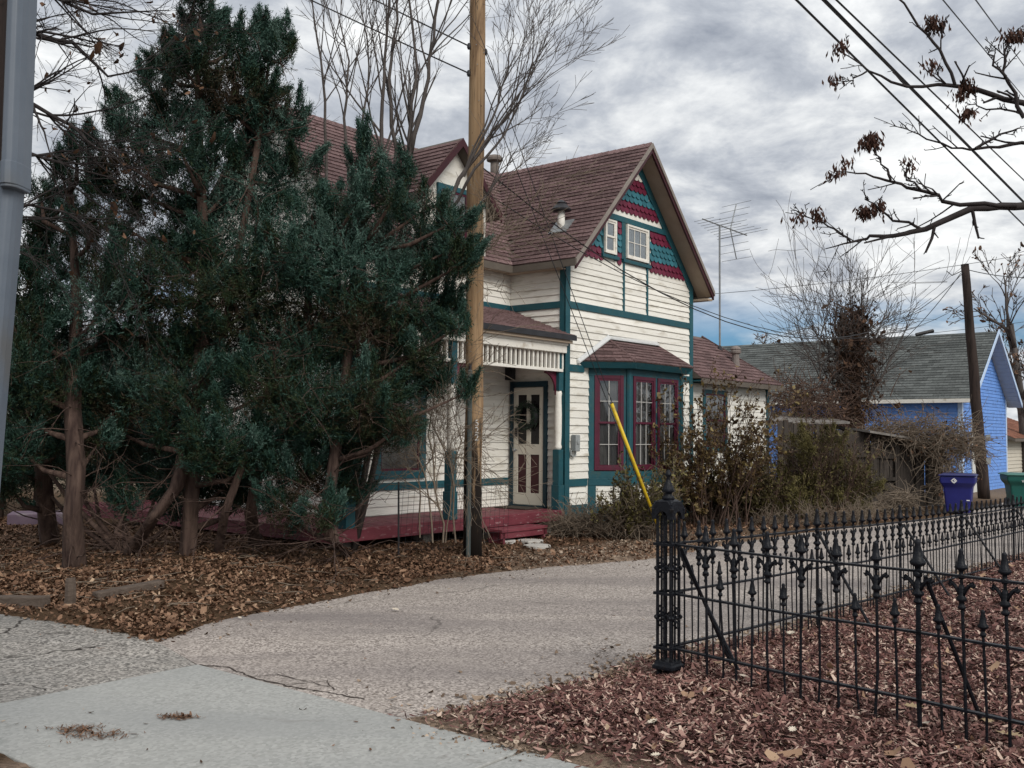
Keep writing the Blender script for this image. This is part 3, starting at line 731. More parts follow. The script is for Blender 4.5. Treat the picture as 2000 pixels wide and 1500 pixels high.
# ---- shingle fields
def tab_mesh(w, h):
    b = MB(); b.hexa([(0, 0, 0), (w, 0, 0), (w, h, -.002), (0, h, -.002), (0, 0, .021), (w, 0, .021), (w, h, .003), (0, h, .003)]); return b
def field(parent, O, a, b_, La, Lb, e=.112, tw=.30, keep=None, single=False, seed=1, trim=None, mat_=None):
    """courses of shingles on the plane O + a*i + b*j"""
    r = random.Random(seed); O = Vector(O); a = Vector(a).normalized(); b_ = Vector(b_).normalized(); n = a.cross(b_)
    if n.z < 0: n = -n
    Mx = Matrix((a, b_, n)).transposed().to_4x4()
    rows = int(Lb / e); out = MB(); cnt = 0
    shared = {}
    for j in range(rows):
        y = j * e; off = (j % 2) * tw * .5 + r.uniform(-.02, .02); x = -tw + off
        while x < La:
            x0, x1 = max(x, 0), min(x + tw - .006, La)
            if trim:
                lo, hi = trim(y + e * .5); x0, x1 = max(x0, lo), min(x1, hi)
            if x1 - x0 > .04:
                c = O + a * ((x0 + x1) / 2) + b_ * (y + e / 2)
                if keep is None or keep(c):
                    h = e * 1.18 if j < rows - 1 else e
                    dj = r.uniform(-.004, .004); dz = r.uniform(0, .003)
                    if single:
                        key = round(x1 - x0, 2)
                        if key not in shared: shared[key] = tab_mesh(x1 - x0, h).mesh('shingle', mat_ or SHING)
                        o = bpy.data.objects.new('shingle', shared[key]); link(o, parent)
                        o.matrix_local = Matrix.Translation(O + a * x0 + b_ * (y + dj) + n * dz) @ Mx
                    else:
                        q = tab_mesh(x1 - x0, h); base = O + a * x0 + b_ * (y + dj) + n * dz
                        out.hexa([base + a * v[0] + b_ * v[1] + n * v[2] for v in q.v], r.random())
                    cnt += 1
            x += tw
    if not single:
        o = out.build('shingle_courses', mat_ or SHING, parent); o['kind'] = 'stuff'
    return cnt
def slab(name, parent, quad, thick=.09, m=DARKW):
    q = [Vector(p) for p in quad]
    return MB().hexa([p - Vector((0, 0, thick)) for p in q] + q).build(name, m, parent)
OY = -.37; EX = .23; SLN = math.sqrt(1 + MS * MS)
up = Vector((1, 0, MS)).normalized()
zl = wz(-EX)
roofw = slab('wing_roof', house, [(-EX, OY, zl), (AX, OY, AZ), (AX, 3.25, AZ), (-EX, 3.25, zl)])
slab('wing_roof', house, [(AX, OY, AZ - .001), (4.1 + EX, OY, wz(4.1 + EX)), (4.1 + EX, 3.25, wz(4.1 + EX)), (AX, 3.25, AZ - .001)])
def under_main(p): return p.z > 4.38 + MS * (p.y - .92) - .06
n1 = field(roofw, (-EX, OY, zl), (0, 1, 0), up, 3.62, 2.28 * SLN, .112, .335, under_main, True, 2)
field(roofw, (4.1 + EX, OY, wz(4.1 + EX)), (0, 1, 0), Vector((-1, 0, MS)), 3.62, 2.28 * SLN, .112, .335, None, False, 3)
rm = slab('main_roof', house, [(-3.65, .92, 4.38), (2.05, .92, 4.38), (2.05, 3.2, 4.38 + MS * 2.28), (-3.65, 3.2, 4.38 + MS * 2.28)])
slab('main_roof', house, [(-3.65, 5.5, 4.38), (-3.65, 3.2, 6.739), (4.1, 3.2, 6.739), (4.1, 5.5, 4.38)])
upm = Vector((0, 1, MS)).normalized()
field(rm, (-3.65, .92, 4.38), (1, 0, 0), upm, 5.7, 2.28 * SLN, .112, .30, lambda p: p.z > wz(p.x) - .05 or p.x < -EX, False, 4)
# ridge caps
b = MB(); r = random.Random(5)
for i in range(24): y = OY + .01 + i * .15; b.hexa([(AX - .10, y, AZ - .085 + .012), (AX, y, AZ + .024), (AX, y + .19, AZ + .014), (AX - .10, y + .19, AZ - .085)] + [(AX + .10, y, AZ - .085 + .012), (AX + .002, y, AZ + .026), (AX + .002, y + .19, AZ + .016), (AX + .10, y + .19, AZ - .085)], r.random())
o = b.build('ridge_cap', SHING, roofw); o['kind'] = 'stuff'
b = MB()
for i in range(38): x = -3.65 + i * .15; b.hexa([(x, 3.10, 6.64), (x, 3.2, 6.765), (x + .19, 3.2, 6.755), (x + .19, 3.10, 6.63), (x, 3.30, 6.64), (x, 3.203, 6.767), (x + .19, 3.203, 6.757), (x + .19, 3.30, 6.63)], r.random())
o = b.build('ridge_cap', SHING, rm); o['kind'] = 'stuff'
# rake edges, soffits and eaves of the wing
def rakeboard(x0, x1, y0, y1, dz0, dz1, m, name):
    MB().hexa([(x0, y0, wz(x0) - dz1), (x1, y0, wz(x1) - dz1), (x1, y1, wz(x1) - dz1), (x0, y1, wz(x0) - dz1), (x0, y0, wz(x0) - dz0), (x1, y0, wz(x1) - dz0), (x1, y1, wz(x1) - dz0), (x0, y1, wz(x0) - dz0)]).build(name, m, house)
XR = 4.1 + EX + .01
rakeboard(-EX - .01, AX - .001, OY - .022, OY - .002, -.004, .085, FASC, 'rake_fascia'); rakeboard(AX + .001, XR, OY - .024, OY - .003, -.004, .085, FASC, 'rake_fascia')
rakeboard(AX + .001, XR - .01, OY - .006, OY + .03, .09, .17, BURGD, 'rake_moulding'); rakeboard(-EX, AX - .001, OY - .006, OY + .03, .09, .17, BURGD, 'rake_moulding')
rakeboard(AX, XR - .03, OY + .03, -.034, .115, .125, SOFF, 'soffit'); rakeboard(-EX + .02, AX, OY + .03, -.034, .115, .125, SOFF, 'soffit')
MB().box(-EX - .02, -EX, OY, .92, zl - .12, zl - .012).build('eave_fascia', DARKW, house)
MB().box(-EX, -.04, -.03, 1.1, zl - .125, zl - .105).build('soffit', SOFF, house)
MB().box(XR - .03, XR - .005, OY, 3.2, zl - .12, zl - .012).build('eave_fascia', DARKW, house)
MB().box(4.13, XR - .03, OY + .02, 3.2, zl - .19, zl - .15).build('soffit', SOFF, house)
MB().box(-3.65, -EX, .90, .918, 4.26, 4.37).build('eave_fascia', DARKW, house)
MB().box(-3.65, -EX + .1, .92, 1.12, 4.27, 4.29).build('soffit', SOFF, house)
# ---- dormer
DX, DZ, DH = -1.63, 6.17, .95
def dz_(x): return DZ - 1.08 * abs(x - DX)
MB().prism([(DX - .78, .98, 4.3), (DX + .78, .98, 4.3), (DX + .78, .98, dz_(DX + .78) - .1), (DX, .98, DZ - .1), (DX - .78, .98, dz_(DX - .78) - .1)], (0, 1.8, 0)).build('dormer_wall', CREAM, house)
for sg in (-1, 1):
    x1 = DX + sg * DH
    o = slab('dormer_roof', house, [(DX, .80, DZ + .001 * sg), (x1, .80, dz_(x1)), (x1, 2.7, dz_(x1)), (DX, 2.7, DZ + .001 * sg)])
    field(o, (x1, .80, dz_(x1)), (0, 1, 0), Vector((-sg, 0, 1.08)), 1.9, DH * math.sqrt(1 + 1.08 ** 2), .112, .3, lambda p: p.z > 4.38 + MS * (p.y - .92) - .05, False, 6 + sg)
    MB().hexa([(DX, .775, DZ - .13), (x1, .775, dz_(x1) - .13), (x1, .797, dz_(x1) - .13), (DX, .797, DZ - .13), (DX, .775, DZ), (x1, .775, dz_(x1)), (x1, .797, dz_(x1)), (DX, .797, DZ)]).build('rake_fascia', BURGD, house)
DF = Fr((0, .98), (1, 0), (0, -1))
window(DF, DX - .30, DX + .30, 4.62, 5.35, TEAL, BURGW, 1, 1, True, .08, CURT)
# ---- bay roof
RP = {'a': (.38, -.02, 2.80), 'b': (1.04, -.68, 2.80), 'c': (2.96, -.68, 2.80), 'd': (3.62, -.02, 2.80), 'e': (1.21, -.02, 3.22), 'f': (2.80, -.02, 3.22)}
b = MB(); b.quad(RP['a'], RP['b'], RP['e']); b.quad(RP['b'], RP['c'], RP['f'], RP['e']); b.quad(RP['c'], RP['d'], RP['f']); b.quad(RP['a'], RP['d'], RP['c'], RP['b'])
broof = b.build('bay_roof', DARKW, house)
def tri_field(A, B, C, D, seed):
    """A-B eave, top edge D..C"""
    A, B, C, D = map(Vector, (A, B, C, D)); a = (B - A).normalized(); La = (B - A).length
    m = (C + D) / 2 - A; bv = m - a * m.dot(a); Lb = bv.length; bv.normalize()
    lx = (D - A).dot(a); rx = (C - A).dot(a)
    field(broof, A + Vector((0, 0, .004)), a, bv, La, Lb, .105, .30, None, False, seed, lambda y: (lx * y / Lb, La + (rx - La) * y / Lb))
tri_field(RP['a'], RP['b'], RP['e'], RP['e'], 11); tri_field(RP['b'], RP['c'], RP['f'], RP['e'], 12); tri_field(RP['c'], RP['d'], RP['f'], RP['f'], 13)
for p, q in (('b', 'e'), ('c', 'f')): MB().tube([Vector(RP[p]) + Vector((0, 0, .012)), Vector(RP[q]) + Vector((0, 0, .014))], .022, 6).build('hip_cap', SHING, broof)
for p, q in (('a', 'e'), ('e', 'f')):
    A, B = Vector(RP[p]), Vector(RP[q])
    if p == 'a': A = A + (A - B) * .10
    MB().hexa([A + Vector((0, -.06, .004)), B + Vector((0, -.06, .010)), B + Vector((0, -.004, .010)), A + Vector((0, -.004, .004)), A + Vector((0, -.06, .024)), B + Vector((0, -.06, .03)), B + Vector((0, -.004, .085)), A + Vector((0, -.004, .07))]).build('flashing', mat('bare_flashing', (.62, .63, .62), (.72, .73, .72), .4, 8, metal=.3), broof)
b = MB(); e_ = [RP['a'], RP['b'], RP['c'], RP['d']]
for i in range(3):
    A, B = Vector(e_[i]), Vector(e_[i + 1]); inn = (Vector((2, .3, 2.8)) - (A + B) / 2).normalized() * .06; inn.z = 0
    b.hexa([A + Vector((0, 0, -.10)) + inn, B + Vector((0, 0, -.10)) + inn, B + Vector((0, 0, -.10)) + inn * 2.5, A + Vector((0, 0, -.10)) + inn * 2.5, A + Vector((0, 0, -.004)), B + Vector((0, 0, -.004)), B + Vector((0, 0, -.004)) + inn * 2.5, A + Vector((0, 0, -.004)) + inn * 2.5])
b.build('bay_cornice', TEAL, broof)
# ---- low rear range: hipped roof
q0, q1, qz = 4.1, 7.85, 2.70
b = MB(); E1, E2, E3, E4 = (q0, -.22, qz), (q1, -.22, qz), (q1, 2.40, qz), (q0, 2.40, qz); T1, T2 = (q0, 1.09, 3.75), (6.54, 1.09, 3.75)
b.quad(E1, E2, T2, T1); b.quad(E2, E3, T2); b.quad(E3, E4, T1, T2); b.quad(E1, E4, E3, E2); b.quad(E1, T1, E4)
rroof = b.build('rear_roof', DARKW, house)
bvec = Vector((0, 1.31, 1.05)); Lb = bvec.length
field(rroof, Vector(E1) + Vector((0, 0, .004)), (1, 0, 0), bvec, 3.75, Lb, .115, .30, None, False, 21, lambda y: (0, 3.75 - 1.31 * y / Lb))
bv2 = Vector((-1.31, 0, 1.05)); field(rroof, Vector(E2) + Vector((0, 0, .004)), (0, 1, 0), bv2, 2.62, bv2.length, .115, .30, None, False, 22, lambda y: (1.31 * y / bv2.length, 2.62 - 1.31 * y / bv2.length))
MB().tube([Vector(E2) + Vector((0, 0, .015)), Vector(T2) + Vector((0, 0, .02))], .025, 6).build('hip_cap', SHING, rroof)
MB().box(q0, q1 + .005, -.245, -.222, qz - .10, qz).build('eave_fascia', DARKW, rroof)
MB().box(q0, q1, -.22, .02, qz - .055, qz - .03).build('soffit', TEAL, rroof)
# ---- porch
deck = MB().box(-4.75, -.06, .02, 1.13, .30, .375).box(-4.75, -3.42, 1.13, 6.5, .30, .375).build('porch_deck', DECKM, house)
x = -4.75; bm_ = None
while x < -.08:
    w = min(.138, -.06 - x); MB().box(x + .003, x + w - .003, -.01, 1.14, .376, .405 + RNG.uniform(0, .004)).build('deck_board', DECKM, deck, bevel=.003); x += .138
y = 1.15
while y < 6.4:
    MB().box(-4.76, -3.43, y + .003, y + .135, .376, .405 + RNG.uniform(0, .004)).build('deck_board', DECKM, deck); y += .138
MB().box(-4.78, -.05, -.045, -.012, .245, .412).build('deck_fascia', DECKM, deck, bevel=.01); MB().box(-4.82, -4.785, -.04, 6.5, .245, .412).build('deck_fascia', DECKM, deck)
for x in (-4.5, -3.0, -1.6, -.3): MB().box(x - .1, x + .1, .1, .3, -.05, .30).build('deck_pier', mat('pier_stone', (.16, .14, .12), (.24, .21, .18), .9, 9), deck)
# porch roof
pr = slab('porch_roof', house, [(-4.7, -.16, 3.17), (.06, -.16, 3.17), (.06, 1.14, 3.67), (-4.7, 1.14, 3.67)], .05)
pu = Vector((0, 1.3, .5)); field(pr, (-4.7, -.16, 3.175), (1, 0, 0), pu, 4.75, pu.length, .115, .3, lambda p: p.x < -.04 or p.y < -.0, False, 31)
MB().box(-4.7, .065, -.185, -.162, 3.10, 3.185).build('porch_gutter', DKMET, pr)
MB().box(-4.7, .0, -.15, -.02, 3.055, 3.10).build('porch_soffit', SOFF, pr); MB().box(-4.7, -.045, -.07, .06, 2.90, 3.055).build('porch_beam', WHITE, house, bevel=.006)
MB().box(-4.7, -.045, -.095, -.07, 3.02, 3.06).build('beam_moulding', WHITE, house)
MB().box(-4.6, -.05, .06, 1.14, 3.0, 3.03).build('porch_ceiling', SOFF, house)
fr = MB().box(-4.6, -.09, -.03, .03, 2.60, 2.645).build('spindle_frieze', WHITE, house)
x = -4.55
while x < -.1:
    MB().box(x, x + .036, -.018, .018, 2.645, 2.90).build('spindle', WHITE, fr); x += .1085
def post(x, y):
    p = MB().box(x - .075, x + .075, y - .075, y + .075, .41, .80).box(x - .062, x + .062, y - .062, y + .062, .80, 1.36).build('porch_post', TEAL, house, bevel=.006)
    MB().lathe([(.05, 1.36), (.062, 1.40), (.050, 1.45), (.058, 1.60), (.060, 1.9), (.052, 2.2), (.06, 2.26), (.05, 2.30)], (x, y, 0), 14).build('column', WHITE, p, smooth=True)
    MB().box(x - .058, x + .058, y - .058, y + .058, 2.30, 2.90).build('post_head', TEAL, p, bevel=.004)
    for sg in (-1, 1):
        pts = [(x + sg * .06, y, 2.60), (x + sg * .34, y, 2.60)] + [(x + sg * (.06 + .28 * (1 - math.sin(a))), y, 2.60 - .34 * (1 - math.cos(a)) - .03) for a in [math.pi / 2 * k / 6 for k in range(7)]][0:] + [(x + sg * .06, y, 2.26)]
        if sg == 1 and x > -.5: continue
        MB().prism(pts, (0, .03, 0)).build('bracket', BURG, p)
post(-.11, .05); post(-2.66, .02); post(-4.55, .02)
# step
st = MB().box(-2.05, -.98, -.42, -.10, .205, .25).build('porch_step', DECKM, house, bevel=.008)
for x in (-2.0, -1.06): MB().box(x, x + .04, -.40, -.12, -.02, .205).build('step_leg', DECKM, st)
MB().box(-2.05, -.98, -.40, -.375, .12, .204).build('step_riser', DECKM, st)
# ---- door in the side of the wing
b = MB(); SF.box(b, .33, .40, .41, 2.47, 0, .05); SF.box(b, 1.03, 1.10, .41, 2.47, 0, .05); SF.box(b, .40, 1.03, 2.38, 2.47, 0, .048); SF.box(b, .38, 1.05, .405, .44, 0, .07)
dr = b.build('door', DKTEAL, house, bevel=.004)
b = MB()
for a in [(.40, .49, .45, 2.37), (.94, 1.03, .45, 2.37), (.675, .755, .45, 2.37), (.49, .675, 2.25, 2.37), (.755, .94, 2.25, 2.37), (.49, .675, 1.27, 1.44), (.755, .94, 1.27, 1.44), (.49, .675, .45, .64), (.755, .94, .45, .64)]: SF.box(b, *a, .002, .03)
leaf = b.build('door_leaf', mat('door_cream', (.56, .53, .45), (.60, .57, .49), .45, 5), dr)
for a in [(.49, .675, .64, 1.27), (.755, .94, .64, 1.27), (.49, .675, 1.44, 2.25), (.755, .94, 1.44, 2.25)]: SF.part('door_panel', BURGD if a[2] < 1 else mat('dark_door_glass', (.006, .005, .006), (.010, .008, .009), .2, 5), dr, *a, .002, .014)
MB().lathe([(.012, 0), (.012, .04), (.026, .05), (.03, .07), (.02, .085)], (0, 0, 0), 10).build('door_knob', METAL, dr).matrix_local = Matrix.Translation(SF.p(.965, .03, 1.34)) @ Matrix.Rotation(R(-90), 4, 'Y')
SF.part('door_lock', DKMET, dr, .95, .99, 1.56, 1.70, .03, .055)
SF.part('porch_lamp', DKMET, house, 1.00, 1.13, 2.50, 2.72, .03, .15); 
# electric box, vents, chimney pipe
b = MB(); GF.box(b, .13, .25, 1.33, 1.60, .03, .13); mb_ = b.build('meter_box', GREYB, house, bevel=.012)
MB().tube([GF.p(.10, .05, 1.36), GF.p(.10, .05, 1.28), GF.p(.14, .06, 1.25), GF.p(.2, .06, 1.26), GF.p(.2, .07, 1.33)], .016, 8).build('conduit', GREYB, mb_)
MB().lathe([(.015, 0), (.085, .005), (.085, .02), (.015, .03)], (0, 0, 0), 12).build('box_cap', GREYB, mb_).matrix_local = Matrix.Translation(GF.p(.19, .132, 1.48)) @ Matrix.Rotation(R(90), 4, 'X') @ Matrix.Scale(.45, 4)
def on_wing(px, py):                                    # where a sight line meets the wing's left slope
    d = ray(px, py); o = Vector((0, 0, CAMH)); Mi = Matrix.Rotation(-UA, 3, 'Z'); lo = Mi @ (o - HC); ld = Mi @ d
    k = (AZ - MS * AX + MS * lo.x - lo.z) / (ld.z - MS * ld.x); return lo + ld * k
c = on_wing(1096, 445)
vt = MB().lathe([(.062, -.12), (.062, .30)], c, 14).build('roof_vent', WHITE, house, smooth=True)
MB().lathe([(.06, .28), (.17, .29), (.175, .31), (.09, .40), (.10, .42), (.02, .47)], c, 14).build('vent_cap', DKMET, vt, smooth=False)
o = MB().box(-.17, .17, -.20, .17, .012, .030).build('vent_flashing', METAL, vt); o.matrix_local = Matrix.Translation(c) @ Matrix.Rotation(-math.atan(MS), 4, 'Y')
c = Vector((AX + .02, 3.28, AZ - .1))
ch = MB().lathe([(.085, 0), (.085, .42)], c, 14).build('chimney_pipe', mat('rusty_pipe', (.10, .085, .075), (.18, .15, .13), .7, 9), house, smooth=True)
MB().lathe([(.08, .38), (.16, .40), (.165, .45), (.13, .50), (.03, .53)], c, 14).build('pipe_cap', MATS['rusty_pipe'], ch)
def on_rear(px, py):
    d = ray(px, py); o = Vector((0, 0, CAMH)); Mi = Matrix.Rotation(-UA, 3, 'Z'); lo = Mi @ (o - HC); ld = Mi @ d; g = 1.05 / 1.31
    k = (2.70 + g * (lo.y + .22) - lo.z) / (ld.z - g * ld.y); return lo + ld * k
c = on_rear(1437, 712)
v2 = MB().lathe([(.09, -.06), (.075, .10), (.075, .24)], c, 12).build('roof_vent', mat('weathered_vent', (.17, .14, .13), (.24, .21, .19), .8, 9), house)
MB().lathe([(.07, .22), (.11, .24), (.12, .28), (.10, .30), (.115, .33), (.09, .37), (.03, .40)], c, 12).build('vent_cap', MATS['weathered_vent'], v2)
am = on_rear(1406, 684)
# aerial on a mast: a thing of its own
mt = at(1407, 440, (HC + Matrix.Rotation(UA, 3, 'Z') @ am).y)
aw = HC + Matrix.Rotation(UA, 3, 'Z') @ am
ant = empty('television_aerial', aw, UA, 'thin grey mast carrying a television aerial above the rear roof', 'aerial')
hh = mt.z - aw.z
MB().tube([(0, 0, -.05), (0, 0, hh)], .022, 8).build('mast', METAL, ant)
MB().lathe([(.07, 0), (.05, .06), (.03, .1)], (0, 0, 0), 8).build('mast_foot', DKMET, ant)
bd = Vector((1, -.25, 0)).normalized()
bd3 = Vector((bd.x, bd.y, -.12))
MB().tube([bd3 * -.55 + Vector((0, 0, hh)), bd3 * .9 + Vector((0, 0, hh))], .014, 6).build('boom', METAL, ant)
pr_ = Vector((-bd.y, bd.x, 0))
for k in range(9):
    t = -.5 + k * .16; ln = .28 + .05 * k
    MB().tube([bd3 * t + Vector((0, 0, hh)) - pr_ * ln, bd3 * t + Vector((0, 0, hh)) + pr_ * ln], .005, 5).build('element', METAL, ant)
for sg in (-1, 1):
    MB().tube([bd3 * .35 + Vector((0, 0, hh)), bd3 * .55 + Vector((0, 0, hh + sg * .62))], .012, 6).build('boom', METAL, ant)
    for k in range(4):
        q = (bd3 * .35).lerp(bd3 * .55, (k + 1) / 4) + Vector((0, 0, hh + sg * .62 * (k + 1) / 4)); MB().tube([q - pr_ * .42, q + pr_ * .42], .005, 5).build('element', METAL, ant)
# wreath and mat
wr = empty('door_wreath', H(*(0, 0)), 0, 'dark evergreen wreath hanging on the porch door', 'wreath')
cw_ = Vector(SF.p(.72, .07, 1.90)); wc = HC + Matrix.Rotation(UA, 3, 'Z') @ cw_; wr.location = wc; wr.rotation_euler = (0, 0, UA)
b = MB(); r = random.Random(3)
for k in range(420):
    an = r.uniform(0, 6.283); rr = r.gauss(.19, .03); p = Vector((r.uniform(-.05, .02), rr * math.cos(an), rr * math.sin(an))); d = Vector((r.uniform(-1, .3), r.uniform(-1, 1), r.uniform(-1, 1))).normalized() * .07
    s_ = d.cross(Vector((1, .3, .2))).normalized() * .008; b.quad(p - s_, p + d, p + s_)
b.build('greenery', mat('dark_green', (.010, .022, .014), (.02, .035, .02), .7, 9), wr)
MB().tube([(0, .19 * math.cos(a), .19 * math.sin(a)) for a in [2 * math.pi * k / 20 for k in range(21)]], .03, 6).build('hoop', DKMET, wr)
dm = MB().box(-.55, -.08, .36, 1.0, 0, .014).build('doormat', mat('mat_fibre', (.035, .028, .022), (.06, .05, .04), .95, 30)); dm.location = HC + Vector((0, 0, .411)); dm.rotation_euler = (0, 0, UA)
tag(dm, 'dark flat doormat on the burgundy porch deck', 'doormat')

# ================================================================== IRON FENCES
GZB = lambda p: gz1(p.x, p.y)
def finial(b, c, k=1.0, n=7):
    b.lathe([(.010 * k, -.155 * k), (.017 * k, -.15 * k), (.018 * k, -.135 * k), (.011 * k, -.128 * k), (.013 * k, -.112 * k), (.030 * k, -.102 * k), (.033 * k, -.092 * k), (.021 * k, -.078 * k), (.018 * k, -.05 * k), (.011 * k, -.022 * k), (.014 * k, -.012 * k), (.006 * k, 0)], c, n)
def scroll(b):
    for sg in (-1, 1):
        b.tube([(sg * .006, 0, -.10), (sg * .020, 0, -.066), (sg * .040, 0, -.040), (sg * .060, 0, -.026), (sg * .068, 0, -.036), (sg * .060, 0, -.047), (sg * .050, 0, -.040)], [.009, .010, .010, .010, .009, .008, .010], 5)
    b.lathe([(.012, -.165), (.020, -.158), (.020, -.148), (.013, -.142), (.015, -.125), (.026, -.118), (.026, -.106), (.014, -.09), (.018, -.06), (.012, -.04)], (0, 0, 0), 7)
fb = MB(); finial(fb, (0, 0, 0)); FIN = fb.mesh('finial', IRON, True)
fb = MB(); finial(fb, (0, 0, 0), .86); FIN2 = fb.mesh('finial', IRON, True)
fb = MB(); finial(fb, (0, 0, 0), 1.3, 9); FIN3 = fb.mesh('finial', IRON, True)
fb = MB(); scroll(fb); SCR = fb.mesh('scroll', IRON, True)
def bar(top, bot, rad=.0085, bend=None):
    pts = [bot, bot.lerp(top, .35) + (bend or Vector()), top]; return MB().tube(pts, rad, 5)
def iron_fence(name, label, A, D, L, joints, dz, sp, start, inward, subparts=True, tilt=0.0, seed=1, fs=1.0):
    r = random.Random(seed); f = empty(name, A, math.atan2(D.y, D.x), label, 'fence', 'black iron fences round the mulch bed')
    Dl = Vector((1, 0, 0)); iw = Matrix.Rotation(-math.atan2(D.y, D.x), 3, 'Z') @ inward
    def Z(s): return float(np.interp(s, [q[0] for q in joints], [q[1] for q in joints]))
    def G(s, off=Vector((0, 0, 0))): p = A + D * s + off; return gz1(p.x, p.y)
    for z0, rr in ((.893, .0125), (.575, .0115), (.225, .0115)):
        for i in range(len(joints) - 1):
            s0, s1 = joints[i][0], joints[i + 1][0]; a, c = Z(s0) + z0, Z(s1) + z0; m = (a + c) / 2 - .008
            b = MB(); w = .006
            P_ = [(s0 - .03, a), ((s0 + s1) / 2, m), (s1 + .03, c)]
            for (xa, za), (xb, zb) in zip(P_, P_[1:]):
                b.hexa([(xa, -.016, za - w), (xb, -.016, zb - w), (xb, .016, zb - w), (xa, .016, za - w), (xa, -.016, za + w), (xb, -.016, zb + w), (xb, .016, zb + w), (xa, .016, za + w)])
            b.build('rail', IRON, f)
    n = int((L - start) / sp * 2)
    for i in range(n):
        s = start + i * sp / 2; tall = (i % 2 == 0); z = Z(s); g = G(s) - z
        lean = r.gauss(0, .006); top = (1.03 if tall else .735) - .01
        jt = tall and min(abs(s - q[0]) for q in joints[1:]) < sp * .5
        bend = Vector((r.gauss(0, .006), r.gauss(0, .004), 0))
        if not tall and r.random() < .12: bend = Vector((r.uniform(-.03, .03), .0, 0))
        b = bar(Vector((s + lean, 0, z + top - .12)), Vector((s + r.gauss(0, .012), r.gauss(0, .006), g + z - .03)), (.0085 if tall else .0072) * (fs * fs), bend)
        if jt: b.tube([(s + lean, 0, g + z - .03), (s + lean, 0, z + top - .1)], .013, 6)
        p = b.build('picket', IRON, f)
        inst('finial', FIN3 if jt else (FIN if tall else FIN2), p, (s + lean, 0, z + top + (.04 if jt else .01)), scale=(fs, fs, 1))
        if tall: inst('scroll', SCR, p, (s + lean, 0, z + .893 - .006), scale=(1.2, 1.2, 1.0) if jt else (fs, fs, 1))
    for q in joints[:-1]:
        s = q[0] + .05; z = Z(s); e = Vector((s + .10, 0, 0)) + iw * .42; w = f.matrix_basis
        gp = A + D * (s + .1) + inward * .42
        MB().tube([(s, 0, z + .87), e + Vector((0, 0, gz1(gp.x, gp.y) - .03))], .012, 6).build('brace', IRON, f)
    return f
FAN = Vector((-FAD.y, FAD.x, 0))
iron_fence('iron_fence', 'black wrought-iron fence section leading from the corner post toward the pavement', P0, FAD, 3.4, [(0.06, 0), (1.70, .01), (3.4, .02)], None, .232, .308, FAN, True, 0, 3)
iron_fence('iron_fence', 'long black wrought-iron fence sagging along the asphalt lane', P0, FBD, 15.5, [(0.06, 0), (2.26, -.055), (4.24, -.115), (6.16, -.15), (8.27, -.175), (10.4, -.19), (12.5, -.2), (15.5, -.21)], None, .19, .20, -FBN, True, 0, 4, .86)
# corner post
cp = empty('fence_post', P0, math.atan2(FBD.y, FBD.x), 'ornate openwork black iron corner post with a spire cap', 'fence post')
for x in (-.058, 0, .058):
    for y in (-.058, 0, .058):
        if x == 0 and y == 0: continue
        MB().tube([(x, y, .115), (x, y, 1.075)], .0125 if (x and y) else .0085, 7).build('colonnette', IRON, cp)
for z in (.225, .575, .893):
    b = MB()
    for sg in (-1, 1): b.box(-.082, .082, sg * .075 - .008, sg * .075 + .008, z - .009, z + .009); b.box(sg * .075 - .008, sg * .075 + .008, -.067, .067, z - .0085, z + .0085)
    b.build('collar', IRON, cp)
for zc in (.42, .735):
    b = MB()
    for a in range(4):
        M_ = Matrix.Rotation(a * math.pi / 2, 3, 'Z')
        for (u, w_) in ((0, .045), (0, -.045), (.03, 0), (-.03, 0)):
            b.tube([M_ @ Vector((u + .017 * math.cos(t), .074, zc + w_ + .021 * math.sin(t))) for t in [2 * math.pi * k / 10 for k in range(11)]], .0065, 5, False)
        b.lathe([(.004, -.012), (.013, 0), (.004, .012)], M_ @ Vector((0, .076, zc)), 6); b.lathe([(.004, -.014), (.015, 0), (.004, .014)], M_ @ Vector((.06, .074, zc)), 6); b.lathe([(.004, -.014), (.015, 0), (.004, .014)], M_ @ Vector((-.06, .074, zc)), 6)
    b.build('filigree', IRON, cp)
q4 = math.pi / 4
b = MB().lathe([(.10, .085), (.125, .09), (.125, .112), (.108, .12), (.10, .14)], (0, 0, 0), 4, q4)
b.build('base_plate', IRON, cp, bevel=.003)
for x in (-.05, .05):
    for y in (-.05, .05): MB().tube([(x, y, -.06), (x, y, .09)], .02, 6).build('foot', IRON, cp)
b = MB()
for a in range(4):
    M_ = Matrix.Rotation(a * math.pi / 2, 3, 'Z'); pts = [(-.088, 1.055), (-.05, 1.055)] + [(-.05 * math.cos(t), 1.055 + .055 * math.sin(t)) for t in [math.pi * k / 8 for k in range(1, 8)]] + [(.05, 1.055), (.088, 1.055), (.095, 1.12), (.05, 1.17), (-.05, 1.17), (-.095, 1.12)]
    b.prism([M_ @ Vector((x, .072, z)) for x, z in pts], M_ @ Vector((0, .018, 0)))
b.lathe([(.11, 1.15), (.085, 1.175), (.045, 1.185)], (0, 0, 0), 4, q4)
b.build('cap', IRON, cp)
MB().lathe([(.050, 1.18), (.046, 1.20), (.028, 1.21), (.032, 1.225), (.052, 1.235), (.042, 1.255), (.020, 1.30), (.013, 1.325), (.025, 1.337), (.025, 1.35), (.008, 1.375)], (0, 0, 0), 8).build('spire', IRON, cp, smooth=True)

cp.scale = (.86, .86, 1)
